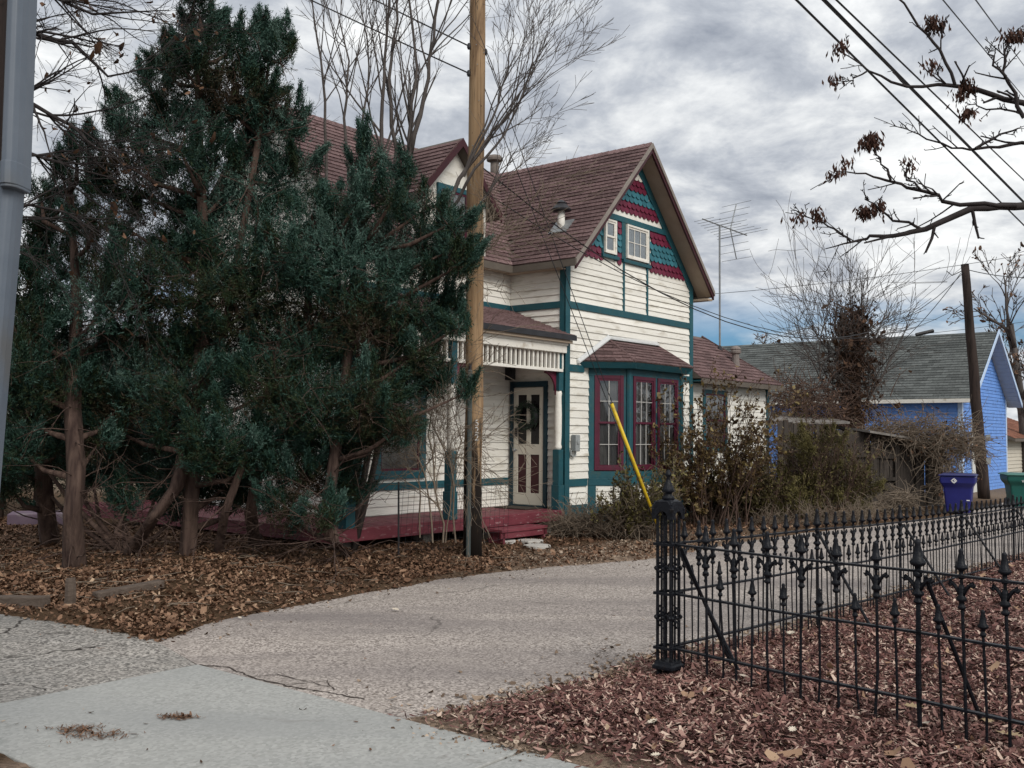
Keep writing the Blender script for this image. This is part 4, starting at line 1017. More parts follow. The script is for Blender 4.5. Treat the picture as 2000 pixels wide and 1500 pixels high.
# ================================================================== POLES AND WIRES
def pole_material(name, light, mid, dark, stain_z=None):
    m = bpy.data.materials.new(name); m.use_nodes = True; nt = m.node_tree; N, L = nt.nodes, nt.links; bs = N['Principled BSDF']; bs.inputs['Roughness'].default_value = .8; bs.inputs['Specular IOR Level'].default_value = .25
    tc = N.new('ShaderNodeTexCoord')
    def nz(sc, st, det=7, dist=0):
        mp = N.new('ShaderNodeMapping'); mp.inputs['Scale'].default_value = st; L.new(tc.outputs['Object'], mp.inputs[0]); n = N.new('ShaderNodeTexNoise'); n.inputs['Scale'].default_value = sc; n.inputs['Detail'].default_value = det; n.inputs['Distortion'].default_value = dist; n.inputs['Roughness'].default_value = .65
        L.new(mp.outputs[0], n.inputs['Vector']); return n.outputs['Fac']
    def mix(f, a, b):
        x = N.new('ShaderNodeMix'); x.data_type = 'RGBA'; L.new(f, x.inputs[0])
        for i, v in ((6, a), (7, b)):
            if isinstance(v, tuple): x.inputs[i].default_value = (*v, 1)
            else: L.new(v, x.inputs[i])
        return x.outputs[2]
    def rg(v, a, b):
        r_ = N.new('ShaderNodeMapRange'); r_.inputs[1].default_value = a; r_.inputs[2].default_value = b; L.new(v, r_.inputs[0]); return r_.outputs[0]
    g = nz(22, (1, 1, .045), 8)
    col = mix(rg(g, .35, .65), mid, light)
    k = nz(5, (1, 1, .10), 8, .6); col = mix(rg(k, .50, .66), col, dark)
    cr_ = nz(46, (1, 1, .012), 4); col = mix(rg(cr_, .60, .66), col, tuple(.35 * q for q in dark))
    kn = nz(16, (1, 1, .6), 3, .3); col = mix(rg(kn, .66, .72), col, dark)
    if stain_z:
        sp = N.new('ShaderNodeSeparateXYZ'); L.new(tc.outputs['Object'], sp.inputs[0])
        s1 = nz(7, (1, 1, .12), 6); a = N.new('ShaderNodeMath'); a.operation = 'MULTIPLY_ADD'; a.inputs[1].default_value = 5.0; L.new(s1, a.inputs[0]); L.new(sp.outputs[2], a.inputs[2])
        col = mix(rg(a.outputs[0], stain_z + 3.2, stain_z + 3.75), (.012, .008, .006), col)
        col2 = N.new('ShaderNodeMix'); col = col
    L.new(col, bs.inputs['Base Color'])
    bp = N.new('ShaderNodeBump'); bp.inputs['Strength'].default_value = .6; bp.inputs['Distance'].default_value = .01; L.new(g, bp.inputs['Height']); L.new(bp.outputs[0], bs.inputs['Normal'])
    return m
TANP = pole_material('tan_pole_wood', (.37, .250, .145), (.26, .165, .088), (.10, .057, .033), .30)
DKP = pole_material('dark_pole_wood', (.050, .034, .028), (.030, .020, .017), (.010, .007, .006))
UG = mat('grey_guard', (.095, .118, .150), (.125, .148, .18), .45, 4, spec=.4, grime=(.11, .115, .12), gscale=3)
def wobble_pole(top, bot, r0, r1, m, parent, name='shaft', seed=1):
    r = random.Random(seed); n = 14; pts = []; rad = []
    for i in range(n + 1):
        t = i / n; pts.append(bot.lerp(top, t) + Vector((r.gauss(0, .006), r.gauss(0, .006), 0))); rad.append((r0 + (r1 - r0) * t) * r.uniform(.985, 1.015))
    return MB().tube(pts, rad, 18).build(name, m, parent, smooth=True)
UPB = gnd(922, 1092); UPB.z = 0
up_ = empty('utility_pole', UPB, 0, 'tan wooden utility pole with white house numbers and a grey cable guard', 'utility pole')
wobble_pole(Vector((.0, 0, 9.6)), Vector((0, 0, -.1)), .120, .098, TANP, up_)
MB().box(-.075, -.015, -.148, -.085, -.05, 2.42).build('cable_guard', mat('dull_grey_guard', (.06, .075, .075), (.09, .105, .10), .5, 5), up_, bevel=.018)
MB().tube([(-.045, -.115, 2.40), (-.045, -.112, 2.5)], .02, 8).build('cable', DKMET, up_)
for i, ch_ in enumerate('522'):
    z = 1.735 - .092 * i; o = inst('numeral', text_mesh(ch_, .115, mat('white_numeral', (.72, .72, .7), (.62, .62, .6), .5, 6)), up_, (.048, -.119, z), (R(90), 0, R(18)))
for z, a in ((6.30, 190), (6.66, 190), (6.6, 10)): MB().lathe([(.016, -.04), (.026, -.015), (.026, .015), (.016, .04)], (.11 * math.cos(R(a)), .11 * math.sin(R(a)) - .03, z), 8).build('cable_clamp', DKMET, up_)
for i in range(26):
    r = RNG; z = .5 + r.random() * 6.2; a = R(r.uniform(200, 340)); MB().tube([(.108 * math.cos(a), .108 * math.sin(a), z), (.122 * math.cos(a), .122 * math.sin(a), z)], .006, 5).build('staple', METAL, up_)
# the near pole with its guard
npb = at(-112, 1609, 4.32); npb.z = 0
np_ = empty('utility_pole', npb, 0, 'dark brown pole with a wide blue-grey cable guard by the aggregate apron', 'utility pole')
wobble_pole(at(60, -2200, 4.32) - npb, Vector((0, 0, -.05)), .135, .12, DKP, np_, seed=5)
def guard(pa, pb, w, d):
    """U-section with rounded front, from pa (low) to pb (high)"""
    prof = [(-w, d * .5), (-w, -d * .1), (-w * .85, -d * .42), (-w * .5, -d * .6), (0, -d * .66), (w * .5, -d * .6), (w * .85, -d * .42), (w, -d * .1), (w, d * .5)]
    b = MB(); n = len(prof)
    for p in (pa, pb): b.v += [(p.x + x, p.y + y, p.z) for x, y in prof]
    b.f += [(i, (i + 1) % n, n + (i + 1) % n, n + i) for i in range(n)] + [tuple(range(n - 1, -1, -1)), tuple(range(n, 2 * n))]
    return b
gl = at(21, 355, 4.12) - npb; gb = at(-86, 1640, 4.12) - npb; gu = at(28, 372, 4.10) - npb; gt = at(64, -600, 4.10) - npb
guard(gb, gl, .041, .09).build('cable_guard', UG, np_, smooth=False, bevel=.004); guard(gu, gt, .039, .12).build('cable_guard', UG, np_, bevel=.004)
guard(at(28, 366, 4.098) - npb, at(29, 322, 4.098) - npb, .0405, .126).build('guard_band', UG, np_, bevel=.003)
for zy in (55, 255): p = at(27 - zy * .036, zy, 4.06) - npb; MB().lathe([(.009, -.003), (.009, .003)], p, 8).build('bolt', METAL, np_)
# leaning far pole
fpb = gnd(1923, 976); fpb.z = gz1(fpb.x, fpb.y)
fp = empty('utility_pole', fpb, 0, 'leaning dark weathered pole in front of the blue building', 'utility pole')
wobble_pole(at(1884, 516, fpb.y) - fpb, Vector((0, 0, -.1)), .155, .10, DKP, fp, seed=8)
fpt = at(1884, 530, fpb.y)
MB().tube([Vector((-.1, -.05, 0)) + fpt - fpb, fpt - fpb + Vector((-.35, -.05, -.12)), fpt - fpb + Vector((-.5, -.05, .0))], .012, 5).build('cable_loop', DKMET, fp)
for z in (.9, 1.5): MB().box(-.02, .1, -.17, -.14, z, z + .16).build('tag_plate', METAL, fp)
WIREM = mat('black_cable', (.012, .012, .014), (.02, .02, .022), .5, 9)
def wire(A, B, sag, rad, label, group='overhead cables', n=18):
    pts = [A.lerp(B, i / n) - Vector((0, 0, sag * 4 * (i / n) * (1 - i / n))) for i in range(n + 1)]
    o = MB().tube(pts, rad, 5).build('overhead_cable', WIREM); tag(o, label, 'cable', group); return o
PZ = lambda z, a=0: UPB + Vector((.1 * math.cos(R(a)), .1 * math.sin(R(a)) - .03, z))
wire(PZ(5.05, 0), fpt, 2.0, .009, 'slack cable crossing the gable from the tan pole to the leaning dark pole')
wire(PZ(4.75, 0), fpt + Vector((-.1, 0, -.9)), 1.35, .007, 'lower slack cable from the tan pole to the leaning dark pole')
wire(PZ(6.66, 190), at(740, -5, 13.6) + (at(740, -5, 13.6) - PZ(6.66, 190)) * 4, .1, .010, 'upper cable leaving the tan pole over the bare tree')
wire(PZ(6.30, 190), at(622, -3, 13.9) + (at(622, -3, 13.9) - PZ(6.30, 190)) * 3, .1, .010, 'lower cable leaving the tan pole over the junipers')
for (a, b_, ra, nm) in [((1556, 0), (1992, 432), .011, 'lowest'), ((1610, 0), (2000, 395), .017, 'thickest'), ((1634, 0), (2000, 352), .009, 'third'), ((1842, 0), (2000, 190), .006, 'thin upper'), ((1906, 0), (2000, 128), .006, 'topmost thin')]:
    A, B = at(*a, 8.0), at(*b_, 14.5); wire(A - (B - A) * .9, B + (B - A) * 2.2, -.0, ra, nm + ' of the cables running above the iron fences')
wire(fpt + Vector((.05, 0, .05)), at(2100, 530, 30), .2, .012, 'cable leaving the leaning pole away from the house')
wire(fpt + Vector((-.1, 0, -.05)), at(1795, 640, 27.5) + Vector((-.4, .3, -.4)), .1, .010, 'steep drop cable from the leaning pole toward the grey roof')
wire(at(1380, 575, 26), at(2060, 487, 26), .12, .007, 'thin straight cable high above the grey roof')
w_ = wire(at(1600, 672, 30), at(2080, 618, 30), .05, .007, 'cable above the grey ridge carrying a splice case')
sp_ = MB().tube([at(1789, 654, 29.9), at(1823, 646, 29.9)], .055, 8).build('splice_case', WIREM); tag(sp_, 'black splice case hanging on a cable above the grey ridge', 'splice case')
# guy wires with yellow guard
anc = gnd(1296, 1062); anc.z = gz1(anc.x, anc.y)
gg = empty('guy_wire', anc, 0, 'guy wires from the tan pole with a bright yellow guard at the ground', 'guy wire')
for z in (6.62, 6.12): MB().tube([PZ(z, 10) - anc, Vector((0, 0, -.05))], .006, 5).build('strand', WIREM, gg)
dgy = (PZ(6.4, 10) - anc).normalized()
b = MB(); 
sd = dgy.cross(Vector((0, 1, 0))).normalized(); nn = sd.cross(dgy)
ring = [(math.cos(t) * .026, math.sin(t) * .026) for t in [math.pi * (k / 8) * 1.5 for k in range(9)]]
for q in (dgy * .25, dgy * 2.28): b.v += [tuple(q + sd * x - nn * y) for x, y in ring]
b.f += [(i, i + 1, 10 + i, 9 + i) for i in range(8)]
o = b.build('guard', mat('yellow_plastic', (.62, .42, .015), (.70, .50, .03), .4, 5, grime=(.42, .29, .05), gscale=8), gg, smooth=True)
sm_ = o.modifiers.new('solid', 'SOLIDIFY'); sm_.thickness = .006

# ================================================================== BLUE BUILDING AND BEYOND
BLUE = mat('blue_paint', (.115, .255, .62), (.15, .31, .70), .6, 4, rand=.05, grime=(.08, .13, .27), gscale=7, gthr=(.54, .76), bump=.3)
GRSH = mat('grey_shingle', (.075, .082, .080), (.135, .143, .138), .95, 20, tint=.28, rand=.05, spec=.1, bump=.4, bscale=90)
bc = gnd(1880, 966); bc.z = 0
bb = empty('blue_outbuilding', bc, UA, 'bright blue board-sided outbuilding with a grey shingle gable roof', 'building')
WB, LB, EZ = 5.05, 12.5, 2.86; AZB = EZ + .06 + WB / 2 * .76
MB().prism([(0, 0, -.1), (WB, 0, -.1), (WB, 0, EZ), (WB / 2, 0, AZB - .08), (0, 0, EZ)], (0, LB, 0)).build('wall', BLUE, bb)
for i in range(46):
    z = .02 + i * .102; hw = WB / 2 if z < EZ else (AZB - .12 - z) / .76
    if hw < .1: break
    hw = min(hw, WB / 2)
    for (x0, x1) in ([(WB / 2 - hw + .10, .92), (1.55, WB / 2 + hw - .08)] if z < 2.0 else [(WB / 2 - hw + .02, WB / 2 + hw - .02)]):
        MB().hexa([(x0, -.022, z), (x1, -.022, z), (x1, 0, z), (x0, 0, z), (x0, -.004, z + .10), (x1, -.004, z + .10), (x1, 0, z + .10), (x0, 0, z + .10)]).build('siding_board', BLUE, bb)
    if z < EZ - .15:
        MB().hexa([(-.022, .1, z), (0, .1, z), (0, 6.5, z), (-.022, 6.5, z), (-.004, .1, z + .10), (0, .1, z + .10), (0, 6.5, z + .10), (-.004, 6.5, z + .10)]).build('siding_board', BLUE, bb)
PALE = mat('pale_blue_trim', (.45, .58, .78), (.52, .64, .8), .6, 5)
MB().box(-.03, .09, -.03, .09, -.1, EZ).build('corner_board', PALE, bb); MB().box(WB - .08, WB + .03, -.03, .09, -.1, EZ).build('corner_board', PALE, bb)
dd_ = MB().box(.93, 1.54, -.04, 0, 0, 2.06).build('door', mat('pale_door', (.55, .55, .52), (.62, .62, .58), .6, 5), bb)
MB().box(.90, 1.57, -.05, -.002, 2.062, 2.14).build('door_head', WHITE, dd_); MB().lathe([(.02, 0), (.02, .05)], (1.45, -.09, 1.0), 8).build('door_knob', DKMET, dd_)
for sg, x0 in ((1, -.28), (-1, WB + .28)):
    e = EZ - .28 * .76 + .06
    o = slab('roof', bb, [(x0, -.42, e), (WB / 2, -.42, AZB - .006 + .001 * sg), (WB / 2, LB + .3, AZB - .006 + .001 * sg), (x0, LB + .3, e)], .10, mat('grey_soffit', (.34, .37, .42), (.40, .43, .47), .7, 5))
    v_ = Vector((sg, 0, .76)); field(o, (x0, -.42, e), (0, 1, 0), v_, LB + .7, (WB / 2 + .28) * math.sqrt(1 + .76 ** 2), .135, .33, None, False, 50 + sg, None, GRSH)
    for k in range(18):
        t0, t1 = k / 18, (k + .9) / 18; xa, xb = x0 + (WB / 2 - x0) * t0, x0 + (WB / 2 - x0) * t1; za, zb = e + (AZB - e) * t0 - .115, e + (AZB - e) * t1 - .115
        MB().hexa([(xa, -.40, za), (xb, -.40, zb), (xb, -.02, zb), (xa, -.02, za), (xa, -.40, za + .012), (xb, -.40, zb + .012), (xb, -.02, zb + .012), (xa, -.02, za + .012)]).build('soffit_board', MATS['grey_soffit'], o)
    MB().hexa([(x0, -.445, e - .12), (WB / 2, -.445, AZB - .08), (WB / 2, -.425, AZB - .08), (x0, -.425, e - .12), (x0, -.445, e + .02), (WB / 2, -.445, AZB + .06), (WB / 2, -.425, AZB + .06), (x0, -.425, e + .02)]).build('rake_fascia', PALE, o)
MB().box(-.31, -.285, -.42, LB, EZ - .26, EZ - .15).build('gutter', WHITE, bb)
c = Vector((WB / 2 - .5, 8.9, AZB - .30)); MB().box(c.x - .2, c.x + .2, c.y - .25, c.y + .25, c.z, c.z + .18).build('roof_vent', DKMET, bb, bevel=.05)
# neighbour beyond
nb_o = at(1966, 925, 40); nb_o.z = 0
nh = empty('neighbour_house', nb_o, UA, 'cream sided house with a reddish shingle roof beyond the blue building', 'house')
MB().box(0, 9, 0, 8, 0, 1.75).build('wall', mat('pale_cream', (.52, .48, .40), (.58, .54, .46), .7, 5), nh)
for i in range(11): MB().hexa([(0, -.03, .1 + i * .15), (9, -.03, .1 + i * .15), (9, 0, .1 + i * .15), (0, 0, .1 + i * .15), (0, -.004, .245 + i * .15), (9, -.004, .245 + i * .15), (9, 0, .245 + i * .15), (0, 0, .245 + i * .15)]).build('siding_board', MATS['pale_cream'], nh)
RDSH = mat('red_shingle', (.17, .075, .05), (.26, .125, .085), .95, 15, tint=.25, spec=.1)
nr = slab('roof', nh, [(-.5, -.45, 1.60), (9.5, -.45, 1.60), (9.5, 3.6, 3.2), (-.5, 3.6, 3.2)], .12, DARKW); rr_ = Vector((0, 4.05, 1.6)); field(nr, (-.5, -.45, 1.605), (1, 0, 0), rr_, 10, rr_.length, .14, .35, None, False, 71, None, RDSH)
slab('roof', nh, [(-.5, 8.0, 1.6), (-.5, 3.601, 3.2), (9.5, 3.601, 3.2), (9.5, 8.0, 1.6)], .12, RDSH)

# wheeled bins
def bin_(name, label, base, rz, m, lid, w=.60, h=.86, logo='diamond'):
    t = empty(name, base, rz, label, 'bin', 'wheeled bins along the lane')
    def loop(z, hw, hd): return [(-hw, -hd, z), (hw, -hd, z), (hw, hd, z), (-hw, hd, z)]
    b = MB(); lv = [(.04, w * .36, w * .36), (h * .66, w * .43, w * .45), (h * .70, w * .445, w * .47), (h * .80, w * .52, w * .56), (h * .97, w * .54, w * .58)]
    for z, a, d in lv: b.v += loop(z, a, d)
    for i in range(len(lv) - 1):
        for j in range(4): b.f.append((i * 4 + j, i * 4 + (j + 1) % 4, i * 4 + 4 + (j + 1) % 4, i * 4 + 4 + j))
    b.f += [(3, 2, 1, 0)]; k = (len(lv) - 1) * 4; b.f += [(k, k + 1, k + 2, k + 3)]
    b.build('body', m, t, bevel=.03)
    b = MB(); b.v += loop(h * .972, w * .57, w * .62) + loop(h * .995, w * .57, w * .62) + loop(h * 1.03, w * .46, w * .5)
    b.f += [(3, 2, 1, 0), (8, 9, 10, 11)] + [(i * 4 + j, i * 4 + (j + 1) % 4, i * 4 + 4 + (j + 1) % 4, i * 4 + 4 + j) for i in range(2) for j in range(4)]
    b.build('lid', lid, t, bevel=.012)
    MB().tube([(-w * .45, w * .66, h * .93), (w * .45, w * .66, h * .93)], .016, 8).build('handle', lid, t)
    for sg in (-1, 1): o = MB().lathe([(.03, -.03), (.11, -.03), (.12, -.02), (.12, .02), (.11, .03), (.03, .03)], (0, 0, 0), 16).build('wheel', DKMET, t); o.matrix_local = Matrix.Translation((sg * w * .36, w * .40, .12)) @ Matrix.Rotation(R(90), 4, 'Y')
    WM_ = mat('white_print', (.75, .75, .75), (.7, .7, .7), .5, 5); fy = -w * .565
    if logo == 'diamond':
        b = MB(); z = h * .82 + .03; s = .062; x = -.06
        for (a, c) in (((-s, 0), (0, s)), ((0, s), (s, 0)), ((s, 0), (0, -s)), ((0, -s), (-s, 0))):
            A, C = Vector((x + a[0], fy - .012, z + a[1])), Vector((x + c[0], fy - .012, z + c[1])); inn = (Vector((x, fy - .012, z)) - (A + C) / 2) * .55
            b.quad(A, C, C + inn * .8, A + inn * .8)
        b.quad((x - .012, fy - .012, z + .03), (x + .03, fy - .012, z), (x - .012, fy - .012, z - .03), (x + .002, fy - .012, z))
        b.build('emblem', WM_, t)
        b = MB().quad((.17, -w * .50, h * .36), (.23, -w * .50, h * .36), (.23, -w * .50, h * .385), (.17, -w * .50, h * .385)); b.build('sticker', WM_, t)
    else:
        inst('lettering', text_mesh('WM', .085, WM_, .001), t, (-.05, fy - .012, h * .80), (R(90), 0, 0)); MB().box(-.02, .10, fy - .013, fy - .011, h * .80 - .055, h * .80 - .045).build('lettering_line', WM_, t)
    return t
BINB = mat('dark_blue_plastic', (.012, .014, .13), (.016, .02, .165), .4, 5, spec=.4); BING = mat('dark_green_plastic', (.006, .085, .070), (.010, .10, .082), .42, 5, spec=.4)
p = gnd(1873, 1004); p.z = gz1(p.x, p.y) if gz1(p.x, p.y) > 0 else 0
bin_('wheeled_bin', 'dark blue wheeled bin beside the old shed', p, R(-28), BINB, mat('dark_blue_lid', (.010, .012, .085), (.013, .015, .10), .4, 5), .64, .83)
p = gnd(2000, 992); p.z = max(0, gz1(p.x, p.y))
bin_('wheeled_bin', 'dark green wheeled bin with white lettering near the blue building', p, R(-16), BING, mat('pale_green_lid', (.035, .14, .115), (.05, .16, .13), .45, 5), .80, .78, 'wm')

# old board shed / fence
OLDW = mat('weathered_board', (.032, .026, .022), (.075, .063, .054), .9, 7, stretch=(3, 3, .35), rand=.25, bump=.6, bscale=20)
fa = gnd(1505, 1000); fA = at(1520, 1000, 21.6); fA.z = 0; fB = at(1838, 990, 23.3); fB.z = 0
fd = (fB - fA).normalized(); fl = (fB - fA).length
sh = empty('board_fence', fA, math.atan2(fd.y, fd.x), 'dark weathered board fence with a gate beside the blue bin', 'fence')
r = random.Random(9); x = 0; i = 0
while x < fl - .02:
    w = r.uniform(.12, .17); t = x / fl; zt = 1.95 - .50 * t + r.uniform(-.03, .03); dy = r.uniform(-.008, .008)
    if i % 11 == 7: MB().box(x, x + .10, -.09, -.005, -.05, zt + .02).build('fence_post', OLDW, sh); x += .11
    else: MB().hexa([(x, dy, -.05), (x + w - .012, dy, -.05), (x + w - .012, dy + .025, -.05), (x, dy + .025, -.05), (x + r.uniform(-.01, .01), dy, zt), (x + w - .012, dy, zt + r.uniform(-.02, .02)), (x + w - .012, dy + .025, zt), (x, dy + .025, zt)]).build('board', OLDW, sh); x += w
    i += 1
for z0, z1 in ((.45, .45), (1.25, 1.1)): MB().hexa([(0, -.05, z0), (fl, -.05, z1 - .05), (fl, -.012, z1 - .05), (0, -.012, z0), (0, -.05, z0 + .09), (fl, -.05, z1 + .04), (fl, -.012, z1 + .04), (0, -.012, z0 + .09)]).build('rail', OLDW, sh)
for xx in (2.45, 3.15, 3.2, 3.75): MB().box(xx, xx + .07, -.085, -.052, .06, 1.45).build('gate_stile', OLDW, sh)
for z in (.62, 1.38): MB().box(2.52, 3.15, -.08, -.051, z, z + .08).build('gate_rail', OLDW, sh)
MB().hexa([(2.2, -.35, 1.70), (fl + .1, -.35, 1.40), (fl + .1, 1.6, 1.55), (2.2, 1.6, 1.9), (2.2, -.35, 1.75), (fl + .1, -.35, 1.45), (fl + .1, 1.6, 1.6), (2.2, 1.6, 1.95)]).build('lean_to_roof', mat('old_roofing', (.13, .12, .11), (.24, .22, .2), .9, 6, grime=(.06, .05, .045), gscale=4), sh)
MB().hexa([(-.2, .3, 1.85), (2.2, .3, 1.9), (2.2, 2.2, 2.15), (-.2, 2.2, 2.1), (-.2, .3, 1.9), (2.2, .3, 1.95), (2.2, 2.2, 2.2), (-.2, 2.2, 2.15)]).build('lean_to_roof', MATS['old_roofing'], sh)
# stepping stones, edging timbers, purple step
STN = mat('pale_stepping_stone', (.42, .40, .37), (.52, .50, .46), .9, 12, bump=.4)
for px, py, rr in ((985, 1062, .17), (1036, 1062, .19), (1050, 1070, .19)):
    p = gnd(px, py, .03); r = random.Random(px); z0 = gz1(p.x, p.y)
    b = MB(); n = 14; ring = [(rr * r.uniform(.9, 1.08) * math.cos(2 * math.pi * k / n), rr * r.uniform(.9, 1.08) * math.sin(2 * math.pi * k / n)) for k in range(n)]
    b.prism([(x, y, -.03) for x, y in ring], (0, 0, .055)); o = b.build('stepping_stone', STN, bevel=.008); o.location = (p.x, p.y, z0 + .012)
    tag(o, {985: 'lone round stepping stone between the tan pole and the other two', 1036: 'round pale stepping stone overlapped by another, on the porch side', 1050: 'round pale stepping stone overlapping another, on the lane side'}[px], 'stepping stone', 'stepping stones by the porch')
TIM = mat('old_timber', (.075, .055, .042), (.135, .105, .085), .9, 6, stretch=(.4, 3, 3), bump=.5)
def timber(pts, w, h, label):
    a, c = gnd(*pts[0]), gnd(*pts[1]); d = (c - a); n = Vector((-d.y, d.x, 0)).normalized() * w / 2
    za, zc = gz1(a.x, a.y) - .02, gz1(c.x, c.y) - .02
    b = MB().hexa([a - n + Vector((0, 0, za)), c - n + Vector((0, 0, zc)), c + n + Vector((0, 0, zc)), a + n + Vector((0, 0, za)), a - n + Vector((0, 0, za + h)), c - n + Vector((0, 0, zc + h)), c + n + Vector((0, 0, zc + h)), a + n + Vector((0, 0, za + h))])
    o = b.build('edging_timber', TIM, bevel=.012); tag(o, label, 'timber', 'old edging timbers')
timber([(-120, 1178), (88, 1192)], .14, .12, 'grey squared edging timber lying beside the aggregate apron')
timber([(185, 1180), (315, 1163)], .12, .09, 'rotten edging timber half buried in leaves under the junipers')
o = MB().tube([(0, 0, -.05), (.01, 0, .12), (.0, .01, .27)], [.055, .052, .045], 8).build('stump', TIM); o.location = gnd(135, 1188); tag(o, 'short split wooden stump standing in the leaves', 'stump')
sp2 = gnd(90, 1028); o = MB().box(-.55, .55, -.35, .35, -.05, .19).build('concrete_step', mat('purple_paint', (.16, .11, .15), (.22, .16, .2), .7, 5, grime=(.3, .26, .26), gscale=4), bevel=.02); o.location = (sp2.x, sp2.y, .05); o.rotation_euler = (0, 0, R(20)); tag(o, 'chipped purple painted concrete step at the yard behind the trunks', 'step')

# ================================================================== TREES AND SHRUBS
def grow(r, p, d, L, rad, lvl, out, P):
    n = max(2, int(L / P['seg'])); pts = [p.copy()]; rd = [rad]; d = d.normalized()
    for i in range(n):
        d = (d + Vector((r.gauss(0, 1), r.gauss(0, 1), r.gauss(0, 1))) * P['wob'] + Vector((0, 0, P['up']))).normalized()
        p = p + d * (L / n); pts.append(p.copy()); rd.append(max(rad * (1 - (1 - P['tap']) * (i + 1) / n), P['rmin']))
    out.append((pts, rd, lvl))
    if lvl < P['lev']: kids(r, pts, rd, L, lvl, out, P)
def kids(r, pts, rd, L, lvl, out, P):
    k = P['kids'][min(lvl, len(P['kids']) - 1)]
    for c in range(k):
        t = r.uniform(P.get('t0', .25), 1.0) * (len(pts) - 1); i = min(int(t), len(pts) - 2); q = pts[i].lerp(pts[i + 1], t - i)
        d = (pts[i + 1] - pts[i]).normalized(); ax = d.cross(Vector((r.gauss(0, 1), r.gauss(0, 1), r.gauss(0, 1)))).normalized()
        dd = Matrix.Rotation(r.uniform(*P['ang']), 3, ax) @ d
        grow(r, q, dd, L * r.uniform(*P['ratio']), max(rd[i] * .55, P['rmin']), lvl + 1, out, P)
def twigs_mesh(out, name, m, parent, lim=.02):
    b = MB()
    for pts, rd, lvl in out: b.tube(pts, rd, 8 if rd[0] > .05 else (6 if rd[0] > lim else (4 if rd[0] > .006 else 3)), rd[0] > .02)
    o = b.build(name, m, parent, smooth=True)
    if len(out) > 40: o['kind'] = 'stuff'
    return o
BARKG = mat('grey_bark', (.060, .050, .046), (.115, .10, .092), .9, 12, stretch=(1, 1, .3), bump=.5, bscale=40)
BARKD = mat('dark_bark', (.020, .016, .016), (.040, .033, .032), .9, 12)
BARKJ = mat('juniper_bark', (.040, .024, .020), (.115, .076, .060), .95, 16, stretch=(1, 1, .10), bump=1.0, bscale=30, contrast=(.35, .65))
TWIGT = mat('tan_twig', (.13, .10, .075), (.22, .175, .13), .85, 12)
TWIGB = mat('brown_twig', (.075, .045, .035), (.13, .085, .065), .9, 12)

def sprays(name, clumps, m, parent, seed, dens=1700, blade=.050, nb=9, width=.0105, upw=.5, tbias=0.0):
    r = np.random.default_rng(seed); C, T = [], []
    Ds = []
    for (c, rad, k) in clumps:
        n = max(30, int(dens * rad ** 2.1 * k))
        u = r.normal(0, 1, (n, 3)); u /= np.linalg.norm(u, axis=1)[:, None]
        q = u * (r.uniform(0, 1, n) ** .5)[:, None] * rad * np.array([1, 1, .86])
        q *= (1 + .40 * np.sin(u[:, :1] * 6 + c.x * 3) * np.cos(u[:, 2:] * 5 + c.z * 5) * np.cos(u[:, 1:2] * 4 + c.y * 3))
        C.append(np.array(c) + q); d = u * .65 + np.array([0, 0, upw]) + r.normal(0, .4, (n, 3)); Ds.append(d / np.linalg.norm(d, axis=1)[:, None])
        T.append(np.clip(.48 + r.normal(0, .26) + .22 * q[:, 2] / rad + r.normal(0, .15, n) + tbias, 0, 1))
        for q_ in range(int(3 + rad * 9)):                       # ragged shoots standing out of the mass
            uu = r.normal(0, 1, 3) + np.array([0, 0, .35]); uu /= np.linalg.norm(uu); ln_ = r.uniform(.12, .34); m_ = int(dens * .030 * (.6 + ln_ * 2))
            tt = r.uniform(-.25, 1, m_); dd_ = uu * .6 + np.array([0, 0, .75]) + r.normal(0, .15, 3); dd_ /= np.linalg.norm(dd_)
            pp = np.array(c) + uu * rad * .88 * np.array([1, 1, .82]) + dd_ * (tt * ln_)[:, None] + r.normal(0, .045, (m_, 3)) * (1.15 - np.clip(tt, 0, 1))[:, None]
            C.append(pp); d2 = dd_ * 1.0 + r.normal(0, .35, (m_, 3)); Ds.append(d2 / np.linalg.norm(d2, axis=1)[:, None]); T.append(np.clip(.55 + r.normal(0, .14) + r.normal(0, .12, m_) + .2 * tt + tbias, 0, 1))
    C = np.concatenate(C); D = np.concatenate(Ds); T = np.concatenate(T); n = len(C)
    ax = np.cross(D, r.normal(0, 1, (n, 3))); ax /= np.linalg.norm(ax, axis=1)[:, None]; ay = np.cross(D, ax)
    ln = r.uniform(.09, .21, n); vs = []; 
    for j in range(nb):
        t = (j + .3) / nb; a = j * 2.4 + r.uniform(-.4, .4, n)
        side = ax * np.cos(a)[:, None] + ay * np.sin(a)[:, None]
        base = C + D * (ln * (t - .5))[:, None]
        bd = D * .75 + side * r.uniform(.45, .85, (n, 1)); bl = (blade * r.uniform(.7, 1.3, n) * (1.15 - .6 * t))[:, None]
        w = np.cross(bd, side + .3 * D); w /= np.linalg.norm(w, axis=1)[:, None] + 1e-9; w *= width / 2
        vs.append(np.stack([base - w, base + w, base + bd * bl], 1))
    Vv = np.stack(vs, 1).reshape(-1, 3); F = np.arange(len(Vv)).reshape(-1, 3)
    tint = np.clip(np.repeat(T, nb) + r.normal(0, .05, n * nb), 0, 1)
    o = np_mesh(name, Vv, F, m, parent, tint); return o
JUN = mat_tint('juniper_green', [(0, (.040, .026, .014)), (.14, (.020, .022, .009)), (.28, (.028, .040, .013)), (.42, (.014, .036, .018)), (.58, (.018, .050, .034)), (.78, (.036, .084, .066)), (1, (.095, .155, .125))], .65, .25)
OLV = mat_tint('olive_green', [(0, (.030, .020, .009)), (.4, (.070, .060, .020)), (.75, (.125, .108, .036)), (1, (.21, .18, .07))], .7, .25)
